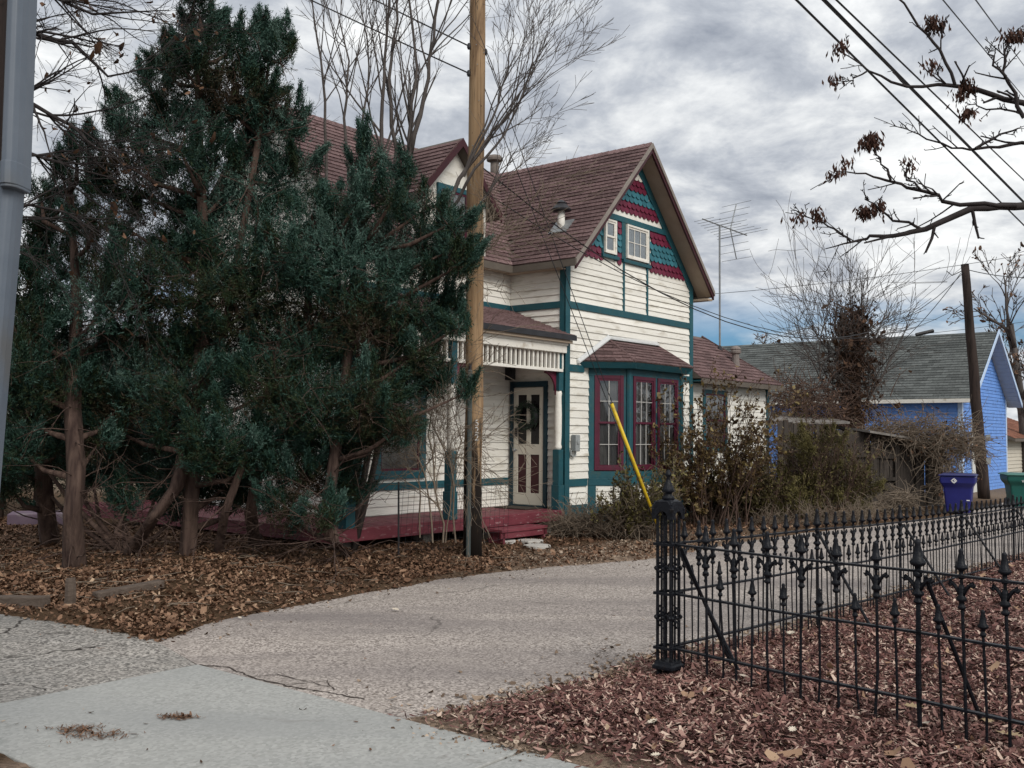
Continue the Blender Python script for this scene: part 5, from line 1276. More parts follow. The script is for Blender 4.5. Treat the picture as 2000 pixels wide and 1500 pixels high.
def trunk(pts, rd, name, parent, seed, m=BARKJ):
    """fluted juniper stem"""
    r = random.Random(seed); b = MB(); n = 14; base = len(b.v)
    fine = []
    for i in range(len(pts) - 1):
        for k in range(5): t = k / 5; fine.append((pts[i].lerp(pts[i + 1], t), rd[i] + (rd[i + 1] - rd[i]) * t))
    fine.append((pts[-1], rd[-1])); ph = [r.uniform(0, 6.28) for _ in range(4)]
    for i, (p, q) in enumerate(fine):
        for j in range(n):
            a = 2 * math.pi * j / n; f = 1 + .13 * math.sin(3 * a + ph[0] + i * .12) + .08 * math.sin(5 * a + ph[1] - i * .2) + r.uniform(-.05, .05)
            b.v.append((p.x + q * f * math.cos(a), p.y + q * f * math.sin(a), p.z))
    for i in range(len(fine) - 1):
        for j in range(n): k = base + i * n; b.f.append((k + j, k + (j + 1) % n, k + n + (j + 1) % n, k + n + j))
    return b.build(name, m, parent, smooth=True)
def juniper(label, trunks, clumps, seed, dens=1700, group='junipers before the house', dead=60):
    r = random.Random(seed); base = trunks[0][0][0].copy(); base.z = gz1(base.x, base.y)
    t = empty('juniper_tree', base, 0, label, 'tree', group)
    axis = []
    for i, (pts, rd) in enumerate(trunks):
        pts = [p.copy() for p in pts]; pts[0].z = gz1(pts[0].x, pts[0].y) - .05
        trunk([p - base for p in pts], rd, 'trunk', t, seed * 10 + i)
        for k in range(len(pts) - 1):
            for j in range(6): axis.append((pts[k].lerp(pts[k + 1], j / 6), rd[k]))
    out = []
    for (c, rad, k) in clumps:
        cand_ = [a for a in axis if a[0].z < c.z + .1] or axis
        a, ar = min(cand_, key=lambda q: (q[0] - c).length + max(0, q[0].z - c.z + .3) * 2)
        m = a.lerp(c, .5) + Vector((r.gauss(0, .1), r.gauss(0, .1), -.08))
        out.append(([a - base, m - base, c - base], [min(.05, ar * .5), .028, .010], 0))
        P = dict(seg=.12, wob=.18, up=.02, tap=.4, rmin=.003, lev=1, kids=[3], ang=(.3, .9), ratio=(.4, .7))
        for q in range(5): grow(r, (c - base), Vector((r.gauss(0, 1), r.gauss(0, 1), r.gauss(.2, .8))), rad * .9, .008, 0, out, P)
    for q in range(dead):                                # dead twigs among the lower stems
        a, ar = r.choice(axis); P = dict(seg=.12, wob=.16, up=-.02, tap=.3, rmin=.002, lev=2, kids=[2, 2], ang=(.3, 1.0), ratio=(.4, .7))
        grow(r, a - base, Vector((r.gauss(0, 1), r.gauss(-.3, 1), r.gauss(0, .4))), r.uniform(.4, 1.1), .009, 0, out, P)
    twigs_mesh(out, 'branch', BARKJ, t)
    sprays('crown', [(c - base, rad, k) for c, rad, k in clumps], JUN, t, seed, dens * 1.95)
    return t
def CL(lst, Y, jit=.55, seed=0):
    r = random.Random(seed); o = []
    for e in lst:
        px, py, rad = e[:3]; k = e[3] if len(e) > 3 else 1.0
        o.append((at(px, py, Y + r.uniform(-jit, jit)), rad, k * r.uniform(.45, 1.3) * (.72 if py < 480 else 1.0)))
    return o
g_ = lambda px, py: gnd(px, py)
main_cl = CL([(385, -15, .18), (388, 25, .22), (384, 70, .30), (380, 120, .38), (345, 120, .25), (330, 150, .34), (300, 190, .36), (440, 115, .30), (460, 95, .22), (500, 130, .26), (512, 85, .17), (522, 60, .10, 1.4), (545, 120, .20), (560, 85, .11, 1.4), (250, 235, .34), (385, 200, .5), (450, 190, .45), (520, 195, .36),
              (290, 270, .45), (350, 290, .55), (430, 280, .6), (510, 270, .5), (560, 230, .26), (230, 310, .36), (205, 350, .25), (270, 370, .42), (350, 390, .55), (440, 380, .6), (530, 370, .55), (575, 330, .34),
              (240, 440, .35), (420, 470, .65), (500, 470, .65), (330, 500, .5), (250, 540, .5), (350, 580, .65), (450, 570, .65), (540, 560, .55), (300, 650, .6), (400, 670, .65), (500, 670, .6), (260, 740, .5), (350, 760, .6), (450, 770, .6), (540, 760, .5),
              (330, 840, .34), (420, 860, .45), (500, 860, .45), (460, 930, .36), (540, 900, .4), (250, 985, .22)], 11.7, .6, 3) + CL([(40, 850, .32), (110, 900, .30), (200, 830, .4), (230, 900, .34), (300, 880, .42), (310, 950, .30), (380, 920, .36), (430, 960, .34), (180, 930, .25), (490, 970, .3), (350, 1000, .2), (60, 920, .28)], 12.5, .3, 4)
juniper('tall bluish-green juniper, the highest of the group, with leaning stems', [
    ([g_(365, 1112), at(372, 980, 11.6), at(385, 800, 11.7), at(400, 560, 11.7), at(390, 300, 11.7), at(384, 40, 11.7)], [.10, .085, .08, .07, .05, .015]),
    ([g_(246, 1108), at(300, 1010, 11.3), at(345, 950, 11.4), at(370, 850, 11.6), at(440, 640, 11.7), at(500, 300, 11.7), at(530, 90, 11.6)], [.075, .072, .08, .06, .05, .035, .01])], main_cl, 11, 1750)
left_cl = CL([(90, 430, .20), (130, 400, .20), (60, 480, .2), (185, 430, .28), (100, 500, .30), (170, 510, .38), (60, 560, .42), (130, 580, .5), (210, 590, .5), (50, 640, .45), (110, 670, .55), (190, 680, .55), (250, 640, .4), (40, 730, .42), (110, 750, .5), (190, 760, .5), (60, 800, .36), (230, 800, .36), (40, 880, .3), (110, 850, .34), (20, 950, .3), (190, 870, .25), (120, 340, .14), (80, 380, .13), (150, 300, .14)], 11.6, .6, 5)
juniper('juniper with two stout shredding-bark trunks beside the tall one', [
    ([g_(148, 1122), at(143, 1000, 11.0), at(150, 920, 11.05), at(142, 800, 11.2), at(150, 600, 11.4), at(135, 330, 11.6)], [.125, .098, .095, .085, .06, .015]),
    ([g_(96, 1086), at(86, 960, 12.4), at(80, 850, 12.3), at(70, 650, 12.0), at(75, 430, 11.8)], [.12, .10, .09, .06, .02])], left_cl, 12, 1700)
right_cl = CL([(714, 290, .09, 1.5), (718, 330, .17), (640, 400, .24), (700, 395, .30), (765, 390, .27), (792, 345, .12), (830, 410, .27), (875, 440, .24), (590, 450, .42), (660, 465, .45), (740, 460, .5), (820, 470, .42), (880, 490, .25), (600, 510, .5), (690, 520, .6), (780, 520, .58), (850, 530, .4), (895, 520, .14), (620, 610, .55), (710, 620, .55), (800, 610, .5), (860, 620, .32), (895, 640, .12), (580, 690, .5), (660, 710, .5), (750, 700, .45), (820, 690, .34), (620, 790, .5), (710, 780, .45), (790, 760, .36), (850, 760, .16), (905, 770, .10, 1.2),
               (570, 830, .45), (650, 870, .45), (730, 850, .36), (790, 830, .22), (600, 930, .42), (670, 940, .32), (560, 1000, .28), (630, 1010, .22)], 11.5, .55, 7)
juniper('broad dark juniper spreading against the tan utility pole', [
    ([g_(684, 1098), at(655, 1060, 11.2), at(640, 1000, 11.2), at(660, 850, 11.4), at(690, 600, 11.5), at(716, 290, 11.6)], [.055, .052, .06, .06, .05, .012]),
    ([g_(500, 1098), at(490, 1000, 11.9), at(520, 850, 11.8), at(600, 650, 11.7), at(610, 420, 11.6)], [.08, .07, .06, .05, .015]),
    ([g_(425, 1108), at(440, 1000, 11.4), at(500, 840, 11.5), at(560, 620, 11.5)], [.05, .045, .04, .02])], right_cl, 13, 1650, dead=110)

# bare many-stemmed tree behind the junipers
def stems_tree(name, label, cat, stems, m, seed, P, Yj=.15, extra=None, part='branch', group=None):
    r = random.Random(seed); base = stems[0][0][0].copy(); t = empty(name, Vector((base.x, base.y, gz1(base.x, base.y))), 0, label, cat, group); o0 = t.location.copy(); out = []; first = []
    for pts, rd in stems:
        fine = []; rf = []
        for i in range(len(pts) - 1):
            for k in range(3):
                u = k / 3; fine.append(pts[i].lerp(pts[i + 1], u) - o0 + Vector((r.gauss(0, .012), r.gauss(0, .02), 0)) * (1 if i or k else 0)); rf.append(rd[i] + (rd[i + 1] - rd[i]) * u)
        fine.append(pts[-1] - o0); rf.append(rd[-1]); first.append((fine, rf, 0))
        L = sum((fine[i + 1] - fine[i]).length for i in range(len(fine) - 1)); kids(r, fine, rf, min(L, P.get('Lmax', 99)), 0, out, P)
    twigs_mesh(first, 'trunk', m, t); twigs_mesh(out, part, m, t)
    return t, out, o0
def ST(lst, Y, r0, r1):
    n = len(lst); return ([at(p[0], p[1], (p[2] if len(p) > 2 else Y)) for p in lst], [r0 + (r1 - r0) * i / (n - 1) for i in range(n)])
Pb = dict(seg=.16, wob=.07, up=.055, tap=.35, rmin=.0028, lev=3, kids=[11, 4, 3], ang=(.25, .75), ratio=(.28, .55), t0=.42, Lmax=3.0)
Yb = 12.9
stems = [ST([(668, 1085), (728, 700), (752, 400), (742, 240), (752, 120), (762, -80)], Yb, .045, .012), ST([(680, 1085), (765, 650), (797, 330), (803, 240), (812, 130), (792, -80)], Yb, .045, .012), ST([(802, 300), (828, 190), (846, 80), (864, -60)], Yb, .035, .01),
         ST([(674, 1085), (748, 600), (772, 290), (760, 160), (776, 40), (772, -80)], Yb, .04, .01), ST([(640, 1080), (650, 600), (640, 300), (632, 150), (612, 40), (606, -60)], Yb, .03, .006), ST([(655, 1080), (690, 500), (672, 230), (682, 120), (656, 10)], Yb, .03, .006), ST([(690, 500), (705, 260), (722, 130), (700, -30)], Yb, .022, .006),
         ST([(690, 1080, 12.6), (800, 600, 12.3), (900, 350, 12.2), (950, 275, 12.2), (1000, 215, 12.2), (1052, 160, 12.2)], 12.2, .04, .005), ST([(905, 345, 12.2), (962, 232, 12.1), (992, 140, 12.1), (1004, 50, 12.1)], 12.1, .02, .004), ST([(872, 420, 12.3), (930, 330, 12.1), (990, 262, 12.1), (1040, 120, 12.1), (1042, 40, 12.1)], 12.1, .022, .004), ST([(880, 500, 12.3), (925, 420, 12.2), (975, 345, 12.2), (1010, 290, 12.2)], 12.2, .02, .004)]
stems_tree('bare_tree', 'leafless many-stemmed tree rising behind the junipers by the tan pole', 'tree', stems, BARKG, 21, Pb)
# pale bare twigs trailing beside the tan pole
Pt = dict(seg=.10, wob=.16, up=-.035, tap=.5, rmin=.0028, lev=3, kids=[10, 5, 3], ang=(.2, .9), ratio=(.4, .75), t0=.2, Lmax=1.5)
vs = [ST([(865, 1060), (850, 950), (840, 850), (860, 700)], 12.25, .014, .005), ST([(845, 1060), (830, 930), (800, 860), (760, 780)], 12.2, .012, .004), ST([(890, 1060), (880, 900), (840, 820), (780, 800)], 12.3, .012, .004), ST([(870, 1060), (880, 960), (900, 860), (880, 780)], 12.3, .010, .004), ST([(830, 700), (880, 560), (930, 490), (985, 455)], 12.3, .010, .003), ST([(850, 640), (920, 510), (965, 480), (1000, 420)], 12.3, .010, .003), ST([(820, 1050), (815, 930), (850, 880), (890, 900)], 12.3, .010, .004)]
stems_tree('vine_tangle', 'pale bare vine twigs tangled beside the tan pole and porch', 'vine', vs, TWIGT, 22, Pt)
# overhanging tree at the far left
Pl = dict(seg=.14, wob=.12, up=-.012, tap=.35, rmin=.0024, lev=3, kids=[13, 5, 3], ang=(.3, .9), ratio=(.30, .58), t0=.15, Lmax=2.2)
ls = [ST([(-330, 1150, 10.5), (-320, 700), (-300, 300), (-250, -100), (-200, -600)], 10.5, .22, .08), ST([(-300, 300), (-120, 120), (40, 60), (140, 85), (215, 150), (300, 130)], 10.3, .045, .005), ST([(-300, 340), (-100, 230), (50, 195), (140, 245), (190, 290), (250, 300)], 10.2, .04, .005), ST([(-300, 360), (-80, 330), (60, 300), (150, 330), (230, 350)], 10.4, .035, .005), ST([(-280, 100), (-60, -40), (80, -20), (180, 30), (330, 20)], 10.5, .04, .005), ST([(-300, 420), (-60, 440), (55, 400), (130, 415), (210, 470)], 10.1, .03, .004), ST([(-260, 0), (0, -100), (120, -60), (250, -40)], 10.2, .03, .005)]
tl, outl, o0 = stems_tree('overhanging_tree', 'dark bare branches with a few dead leaves overhanging behind the near pole', 'tree', ls, BARKD, 23, Pl)
r = np.random.default_rng(5); tips = [p[-1] for p, _, l in outl if l >= 2]; sel = [tips[i] for i in r.choice(len(tips), 260)]
scatter_quads('dead_leaf', np.array([list(q) for q in sel]), .07, .5, LEAFM, tl, curl=.5, tilt=1.2, seed=31, tint=r.uniform(.05, .45, 260))
# boxelder branch at the right
Pr = dict(seg=.07, wob=.12, up=.03, tap=.6, rmin=.0026, lev=2, kids=[10, 3], ang=(.5, 1.1), ratio=(.12, .30), t0=.12, Lmax=.9)
Yr = 6.0
rs = [ST([(2420, 1200, 6.6), (2400, 800, 6.5), (2330, 450, 6.4), (2300, 0, 6.3), (2260, -500, 6.2)], 6.4, .15, .07), ST([(2350, 480, 6.4), (2150, 395, 6.2), (1985, 402), (1900, 408), (1800, 448), (1745, 462), (1700, 462), (1662, 474), (1612, 486)], Yr, .034, .003), ST([(1662, 474), (1630, 445), (1600, 432), (1556, 412)], Yr, .007, .003), ST([(1985, 402), (1880, 398), (1800, 372), (1740, 352), (1690, 340), (1630, 335)], Yr - .2, .015, .003), ST([(1740, 352), (1720, 320), (1708, 290)], Yr - .2, .008, .003), ST([(1800, 372), (1775, 350), (1772, 320)], Yr - .2, .007, .003),
      ST([(2330, 420, 6.4), (2150, 250, 6.2), (2000, 200), (1905, 175), (1860, 165), (1770, 172), (1700, 140), (1640, 100)], Yr + .3, .025, .003), ST([(1865, 165), (1835, 100), (1800, 50), (1745, -10), (1730, -40)], Yr + .3, .012, .005), ST([(1692, 140), (1660, 160), (1625, 158)], Yr + .3, .007, .003), ST([(2320, 400, 6.5), (2120, 300, 6.3), (2000, 276), (1930, 290), (1855, 290), (1800, 262), (1755, 236)], Yr + .5, .020, .003), ST([(2000, 230, 6.1), (1970, 160, 6.1), (1960, 100, 6.1), (1990, 55, 6.1)], 6.1, .016, .004), ST([(1965, 150, 6.1), (1935, 110, 6.1), (1925, 90, 6.1)], 6.1, .01, .003), ST([(2000, 225, 6.2), (1930, 210, 6.2), (1890, 205, 6.2)], 6.2, .008, .003), ST([(1905, 290), (1960, 260), (1990, 250)], Yr + .5, .01, .004), ST([(1800, 448), (1750, 430), (1700, 400), (1690, 385)], Yr, .01, .003)]
tr_, outr, o0 = stems_tree('boxelder_tree', 'bare boxelder limb with hanging brown seed clusters beside the iron fences', 'tree', rs, BARKD, 24, Pr)
r = random.Random(4); SEED = mat('brown_seed', (.040, .018, .013), (.085, .04, .026), .85, 20)
for px, py, Y, k in ((1703, 272, 5.8, 70), (1690, 280, 5.8, 30), (1690, 412, 6, 60), (1712, 405, 6, 25), (1598, 420, 6, 30), (1560, 425, 6, 12), (1640, 92, 6.3, 26), (1632, 155, 6.3, 16), (1820, 45, 6.3, 50), (1835, 50, 6.3, 30), (1890, 170, 6.3, 50), (1875, 185, 6.3, 30), (1890, 220, 6.2, 34), (1818, 130, 6.3, 26), (1632, 338, 5.8, 18), (1776, 322, 5.8, 18), (1990, 70, 6.1, 40), (1972, 70, 6.1, 36), (1650, 318, 5.8, 10)):
    c = at(px, py, Y) - o0; b = MB()
    for i in range(int(k * 2.6)):
        p = c + Vector((r.gauss(0, .024), r.gauss(0, .03), r.gauss(.01, .022))); d = Vector((r.gauss(0, .4), r.gauss(0, .4), -1)).normalized() * r.uniform(.03, .055); s_ = d.cross(Vector((r.gauss(0, 1), r.gauss(0, 1), 0))).normalized() * r.uniform(.005, .009); b.quad(p, p + d * .55 + s_, p + d, p + d * .6 - s_)
    b.build('seed_cluster', SEED, tr_)
# vine-wrapped stub tree behind the board fence
Pv = dict(seg=.2, wob=.10, up=.05, tap=.35, rmin=.005, lev=3, kids=[13, 4, 3], ang=(.3, .9), ratio=(.35, .7), t0=.1, Lmax=2.6)
Yv = 24.6
vb = [ST([(1668, 1000), (1662, 830), (1665, 720), (1675, 650), (1668, 612)], Yv, .32, .12), ST([(1668, 680), (1650, 650), (1645, 628)], Yv, .2, .14)]
vt_, outv, o0 = stems_tree('vine_wrapped_tree', 'topped tree trunk smothered in dead vines, thin shoots fanning out', 'tree', vb, TWIGB, 25, dict(Pv, kids=[0]))
r = random.Random(6); out = []
for i in range(46):
    a = at(r.uniform(1620, 1700), r.uniform(640, 840), Yv + r.uniform(-.4, .2)) - o0
    tx, ty = r.uniform(1525, 1790), r.uniform(500, 760); e = at(tx, ty, Yv + r.uniform(-1.2, .8)) - o0
    grow(r, a, e - a, (e - a).length * r.uniform(.6, 1), .022, 1, out, dict(Pv, kids=[0, 6, 4], up=.03, t0=.25))
twigs_mesh(out, 'shoot', BARKG, vt_)
out = []
for i in range(420):
    z = r.uniform(600, 850); a = at(1665 + r.gauss(0, 11 + (z - 600) * .06), z, Yv - .3 + r.uniform(-.25, .15)) - o0
    grow(r, a, Vector((r.gauss(0, .8), r.gauss(-.3, .5), r.gauss(-.3, .7))), r.uniform(.3, .8), .013, 3, out, dict(Pv, wob=.3, up=-.05, lev=3))
twigs_mesh(out, 'vine', TWIGB, vt_)
rr = np.random.default_rng(9); Pq = np.array([list(p[-1]) for p, _, _ in out] + [list(p[len(p) // 2]) for p, _, _ in out]); Pq = np.repeat(Pq, 2, 0) + rr.normal(0, .07, (len(Pq) * 2, 3))
scatter_quads('dead_leaf', Pq, .085, .6, LEAFM, vt_, curl=.5, tilt=1.2, seed=41, tint=rr.uniform(.0, .28, len(Pq)))
# brown vine heap over the board fence
def heap(name, label, pix, Y, n, L, m, seed, P, cat='vine', rad=.010, d0=(0, -.3, -.1), leaves=0, yj=.5):
    r = random.Random(seed); out = []; c0 = at(*pix[0][:2], Y); t = empty(name, Vector((c0.x, c0.y, 0)), 0, label, cat); o0 = t.location.copy()
    for i in range(n):
        px, py, sx, sy = r.choice(pix); a = at(r.gauss(px, sx), r.gauss(py, sy), Y + r.uniform(-yj, yj)) - o0
        if a.z < .02: a.z = .02
        grow(r, a, Vector((r.gauss(d0[0], .9), r.gauss(d0[1], .6), r.gauss(d0[2], .6))), L * r.uniform(.5, 1.3), rad, P['lev'], out, P)
    twigs_mesh(out, 'twig', m, t)
    if leaves:
        rr = np.random.default_rng(seed); A_ = [list(p[rr.integers(0, len(p))]) for p, _, _ in out for _ in range(leaves)]
        A_ = np.array(A_) + rr.normal(0, .02, (len(A_), 3)); scatter_quads('dead_leaf', A_, .05, .5, LEAFM, t, curl=.5, tilt=1.0, seed=seed, tint=rr.uniform(.2, .8, len(A_)))
    return t
HP = dict(seg=.16, wob=.28, up=-.045, tap=.5, rmin=.004, lev=0, kids=[0], ang=(.3, .9), ratio=(.4, .7))
heap('vine_heap', 'thatch of dry tan vines spilling over the shed end', [(1720, 850, 22, 12), (1770, 845, 25, 14), (1815, 845, 22, 15), (1855, 850, 20, 17), (1890, 868, 16, 16), (1840, 880, 20, 14), (1790, 860, 25, 10), (1845, 930, 8, 30)], 22.9, 1500, .62, TWIGT, 51, HP, leaves=1, rad=.008)
heap('vine_heap', 'reddish bare twig tangle between the rear roof and the stub tree', [(1540, 770, 18, 14), (1570, 800, 22, 16), (1600, 790, 24, 25), (1620, 820, 25, 15)], 23.6, 620, .7, TWIGB, 52, dict(HP, up=.01), leaves=1, rad=.009)
heap('brush_pile', 'low pile of pale dead twigs in front of the board fence', [(1745, 985, 18, 10), (1720, 1000, 22, 7), (1765, 975, 14, 10)], 21.4, 380, .5, TWIGT, 53, HP, 'brush pile', rad=.009)
# shrubs by the rear range
def shrub(label, base_px, Y, tips, n, leafn, m_leaf, m_twig, seed, P, leaf=.035, tint=(0, 1), group='shrubs along the house'):
    r = random.Random(seed); b0 = at(*base_px, Y); b0.z = gz1(b0.x, b0.y); t = empty('shrub', b0, 0, label, 'shrub', group); out = []
    for i in range(n):
        tx, ty, sx, sy = r.choice(tips); e = at(r.gauss(tx, sx), r.gauss(ty, sy), Y + r.uniform(-.55, .55)) - b0
        a = Vector((r.gauss(0, .22) + e.x * .45, r.gauss(0, .2), -.03)); d = e - a
        grow(r, a, d + Vector((0, 0, .2)), d.length, .012, 0, out, P)
    twigs_mesh(out, 'stem', m_twig, t)
    rr = np.random.default_rng(seed); A_ = []
    for p, _, l in out:
        if l >= 1:
            for q in range(leafn): u = rr.uniform(.2, 1) * (len(p) - 1); i = min(int(u), len(p) - 2); A_.append(list(p[i].lerp(p[i + 1], u - i)))
    A_ = np.array(A_) + rr.normal(0, .012, (len(A_), 3))
    scatter_quads('foliage', A_, leaf, .5, m_leaf, t, curl=.4, tilt=1.1, seed=seed, tint=np.clip(rr.normal((tint[0] + tint[1]) / 2, .22, len(A_)), 0, 1))
    return t
BRNL = mat_tint('bronze_leaf', [(0, (.040, .022, .012)), (.4, (.10, .060, .024)), (.75, (.15, .11, .038)), (1, (.22, .17, .065))], .6, .3)
Ps = dict(seg=.14, wob=.07, up=.02, tap=.3, rmin=.0035, lev=2, kids=[9, 4], ang=(.25, .8), ratio=(.22, .42), t0=.25)
shrub('tall open shrub with bronze leaves before the rear window', (1390, 1035), 17.6, [(1330, 790, 16, 20), (1385, 850, 18, 25), (1420, 830, 16, 20), (1465, 780, 10, 14), (1470, 850, 18, 20), (1350, 900, 22, 25), (1300, 850, 14, 18), (1440, 900, 22, 20)], 46, 5, BRNL, TWIGB, 61, Ps, .05)
os_ = shrub('dense low olive shrub beside the board fence', (1600, 1022), 19.3, [(1540, 890, 24, 18), (1600, 870, 26, 16), (1650, 890, 22, 18), (1680, 930, 14, 18), (1500, 930, 22, 20), (1580, 930, 30, 22), (1630, 950, 26, 18)], 60, 2, OLV, TWIGB, 62, dict(Ps, kids=[9, 4]), .04, (.1, .9))
ocl = CL([(1540, 915, .50), (1600, 895, .50), (1650, 915, .46), (1688, 945, .34), (1500, 945, .42), (1560, 970, .48), (1630, 970, .46), (1460, 985, .32), (1520, 995, .34), (1590, 1005, .34), (1670, 985, .36), (1570, 870, .26), (1625, 865, .22)], 19.2, .45, 15)
sprays('crown', [(c - os_.location, rad, k) for c, rad, k in ocl], OLV, os_, 81, 1500, .07, 8, .013, .35)
shrub('mid-height scrubby shrub between bay window and olive shrub', (1430, 1035), 18.2, [(1480, 940, 22, 20), (1420, 960, 24, 18), (1370, 970, 22, 15), (1320, 960, 18, 15), (1450, 980, 24, 12)], 60, 6, OLV, TWIGB, 63, Ps, .045, (.0, .6))
shrub('small half-bare shrub around the yellow guy guard', (1262, 1050), 15.2, [(1230, 960, 16, 14), (1265, 950, 16, 16), (1290, 980, 14, 14), (1215, 1000, 14, 10)], 44, 4, OLV, TWIGT, 64, dict(Ps, wob=.12), .04, (.1, .9))
heap('dry_grass', 'flattened dry grass and stalks along the gable base', [(1110, 1030, 14, 8), (1150, 1025, 18, 9), (1200, 1025, 18, 9), (1245, 1030, 14, 9)], 15.2, 1100, .36, TWIGT, 65, dict(HP, seg=.08, up=-.06), 'grass', .0045, (0, -.2, .7), 0, .35)
heap('dry_grass', 'dry stalks standing along the fence-side shrubs', [(1340, 1035, 20, 8), (1420, 1030, 25, 8), (1500, 1020, 25, 8), (1600, 1015, 30, 7), (1680, 1005, 20, 7)], 18.2, 900, .34, TWIGT, 66, dict(HP, seg=.08, up=-.05), 'grass', .0045, (0, -.2, .7), 0, .5)
# fallen twigs under the junipers
b = MB(); r = random.Random(12)
for i in range(240):
    x, y = r.uniform(-6.5, .3), r.uniform(8.6, 12.6)
    if sdist(np.array([[x, y]]), PAV)[0] < .15: continue
    z = gz1(x, y) + .03; a = r.uniform(0, 6.28); l = r.uniform(.08, .4); k = r.gauss(0, .05)
    b.tube([(x, y, z), (x + l * .5 * math.cos(a) + k, y + l * .5 * math.sin(a), z + .015), (x + l * math.cos(a), y + l * math.sin(a), z)], [.005, .004, .002], 4, False)
tag(b.build('fallen_twigs', TWIGT), 'thin fallen twigs strewn through the leaf litter', 'twigs', kind='stuff')
# far trees
Pf = dict(seg=.4, wob=.11, up=.03, tap=.3, rmin=.012, lev=4, kids=[9, 5, 4, 3], ang=(.3, .8), ratio=(.35, .6), t0=.3, Lmax=6)
def far_tree(label, px, py, Y, h, seed, lean=0):
    b0 = at(px, py, Y); b0.z = 0; r = random.Random(seed); t = empty('distant_tree', b0, 0, label, 'tree', 'bare trees beyond the roofs'); out = []
    tr = [Vector((0, 0, -.2)), Vector((lean * .3, 0, h * .3)), Vector((lean * .5, .1, h * .5)), Vector((lean, 0, h * .85))]; kids(r, tr, [.26, .2, .16, .05], h * .75, 0, out, Pf)
    twigs_mesh([(tr, [.26, .22, .16, .05], 0)], 'trunk', BARKG, t); twigs_mesh(out, 'branch', BARKG, t)
    q = np.array([list(p[-1]) for p, _, l in out if l >= 3]); rr = np.random.default_rng(seed); q = q[rr.choice(len(q), min(len(q), 500), False)]
    scatter_quads('dead_leaf', q, .14, .6, LEAFM, t, tilt=1, seed=seed, tint=rr.uniform(.2, .7, len(q)))
far_tree('bare spreading tree rising behind the blue gable', 2010, 930, 42, 7.6, 71, -.6)
far_tree('low bare tree far behind the grey ridge', 1480, 900, 60, 6.0, 73)
# glimpses through the trunks at the left: a far hedge and a pale house
hb = at(-60, 960, 36); hb.z = 0
lh = empty('far_house', hb, R(20), 'pale house glimpsed between the juniper trunks', 'house')
MB().box(-6, 8, 0, 8, 0, 3.2).build('wall', mat('pale_far_wall', (.36, .35, .33), (.44, .43, .4), .8, 3), lh); MB().prism([(-6.4, -.4, 3.1), (-6.4, 8.4, 3.1), (-6.4, 4, 5.6)], (14.8, 0, 0)).build('roof', GRSH, lh)
for x in (-4.5, -1.5, 2, 5): w = MB().box(x, x + 1, -.05, 0, 1.0, 2.3).build('window', TEAL, lh)
# dark evergreen screen standing in the yard beyond the trunks
r = random.Random(8)
scr = CL([(x + r.uniform(-20, 20), y + r.uniform(-15, 15), r.uniform(.55, .9)) for x in range(-60, 480, 75) for y in (760, 850, 930)], 19, 1.2, 9)
sb_ = at(150, 960, 19); sb_.z = 0
es = empty('evergreen_screen', sb_, 0, 'dark evergreen hedge standing in the yard beyond the trunks', 'hedge')
out = []
for c, rad, k in scr: out.append(([Vector((c.x - sb_.x, c.y - sb_.y, 0)), c - sb_], [.06, .02], 0))
twigs_mesh(out, 'stem', BARKJ, es); sprays('crown', [(c - sb_, rad, k) for c, rad, k in scr], JUN, es, 77, 900, .09, 7, .022)
# single pale oak leaves on the mulch
def oak_leaf():
    pts = [(0, -.5), (.05, -.3), (.2, -.32), (.14, -.16), (.32, -.08), (.17, .02), (.34, .16), (.15, .2), (.2, .38), (.06, .34), (0, .5)]
    P_ = pts + [(-x, y) for x, y in reversed(pts[1:-1])]
    b = MB(); n = len(P_); b.v += [(x, y, .10 * abs(x) * 2 + .12 * y * y) for x, y in P_] + [(0, 0, .0)]
    b.f += [(i, (i + 1) % n, n) for i in range(n)]; return b
PALEL = mat('pale_oak_leaf', (.52, .44, .34), (.64, .57, .47), .7, 9); PINKL = mat('pinkish_leaf', (.40, .18, .13), (.46, .22, .16), .7, 9); TANL = mat('tan_leaf', (.34, .24, .13), (.42, .31, .18), .7, 9)
om = {k: oak_leaf().mesh('fallen_leaf', m) for k, m in (('p', PALEL), ('r', PINKL), ('t', TANL))}
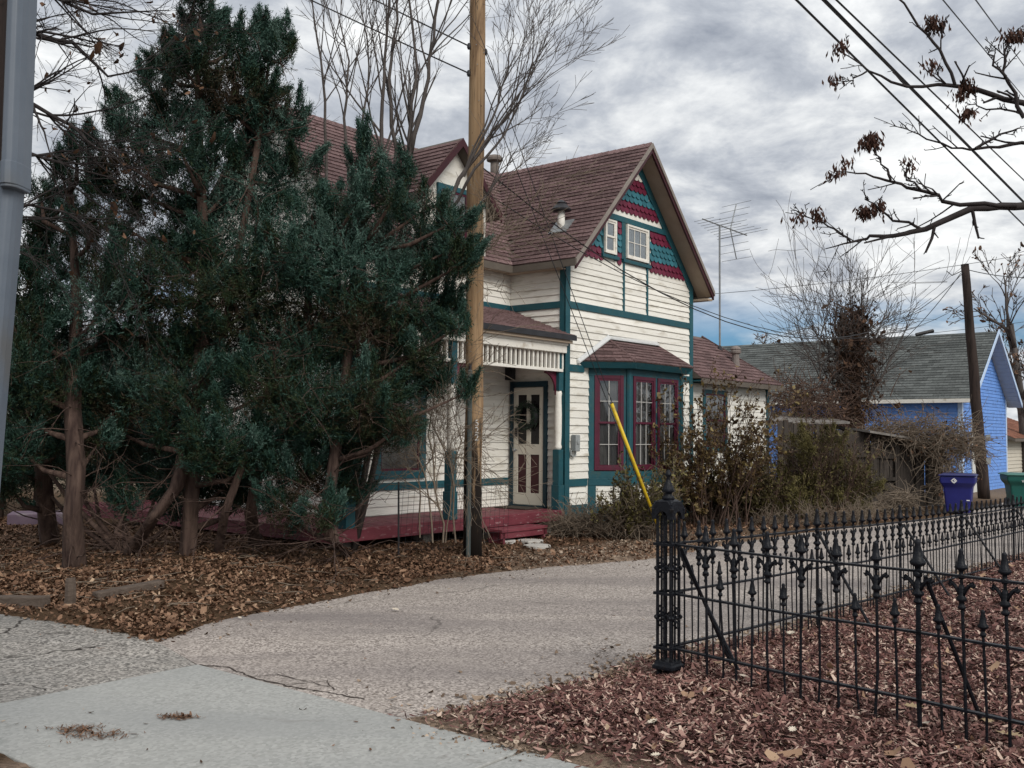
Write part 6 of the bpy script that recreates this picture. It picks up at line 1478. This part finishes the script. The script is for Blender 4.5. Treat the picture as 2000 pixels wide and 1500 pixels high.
for i, (px, py, s, k, lab) in enumerate([(1530, 1350, .11, 'p', 'large pale lobed leaf beneath the fence pickets'), (1450, 1348, .055, 'p', None), (1482, 1345, .06, 'r', 'small pinkish leaf under the fence by the corner post'), (1275, 1434, .08, 'p', None), (1548, 1458, .07, 'p', None), (1280, 1490, .06, 'p', None), (1808, 1444, .08, 'p', None), (1305, 1472, .07, 't', None), (1540, 1480, .06, 't', None), (1785, 1410, .13, 't', 'curled tan leaf against the fence pickets'), (1970, 1465, .16, 't', 'big crumpled tan leaf lying outside the fence'), (1930, 1440, .10, 't', None), (350, 1229, .10, 't', 'tan leaf on the asphalt by the leaf litter edge'), (772, 1188, .09, 'p', 'lone pale leaf on the middle of the lane'), (468, 1204, .05, 'p', 'small pale leaf on the lane rim'), (905, 1420, .05, 'r', None), (1545, 1250, .12, 'p', None), (1820, 1180, .12, 'p', None)]):
    p = gnd(px, py, .03); z = max(gz1(p.x, p.y), .0) + .035 if px > 950 else .022
    o = bpy.data.objects.new('fallen_leaf', om[k]); COL.objects.link(o); r = random.Random(i); o.location = (p.x, p.y, z); o.scale = (s, s, s); o.rotation_euler = (r.uniform(-.3, .3), r.uniform(-.3, .3), r.uniform(0, 6.28))
    tag(o, lab or ('pale dead leaf lying on the dark bark mulch' if k == 'p' else ('tan dead leaf lying on the dark bark mulch' if k == 't' else 'reddish leaf scrap on the concrete slab')), 'leaf', 'single fallen leaves')
# wire mesh before the porch
wf = empty('wire_fence', H(-4.2, -.55), UA, 'sagging wire mesh before the burgundy porch deck', 'fence'); b = MB(); r = random.Random(2)
for i in range(22): x = i * .1; b.tube([(x, 0, .1), (x + .09, .02, .95)], .0022, 3, False)
for j in range(9): b.tube([(k * .27, .002, .15 + j * .1 + r.uniform(-.01, .01) - .02 * math.sin(k * .4)) for k in range(9)], .0022, 3, False)
b.build('mesh', DKMET, wf); MB().tube([(0, 0, -.1), (0, .02, 1.0)], .012, 6).build('stake', DKMET, wf)
cy = SC.cycles
cy.max_bounces = 6; cy.diffuse_bounces = 3; cy.glossy_bounces = 2; cy.transmission_bounces = 3; cy.transparent_max_bounces = 8
W.cycles.sampling_method = 'MANUAL'; W.cycles.sample_map_resolution = 512
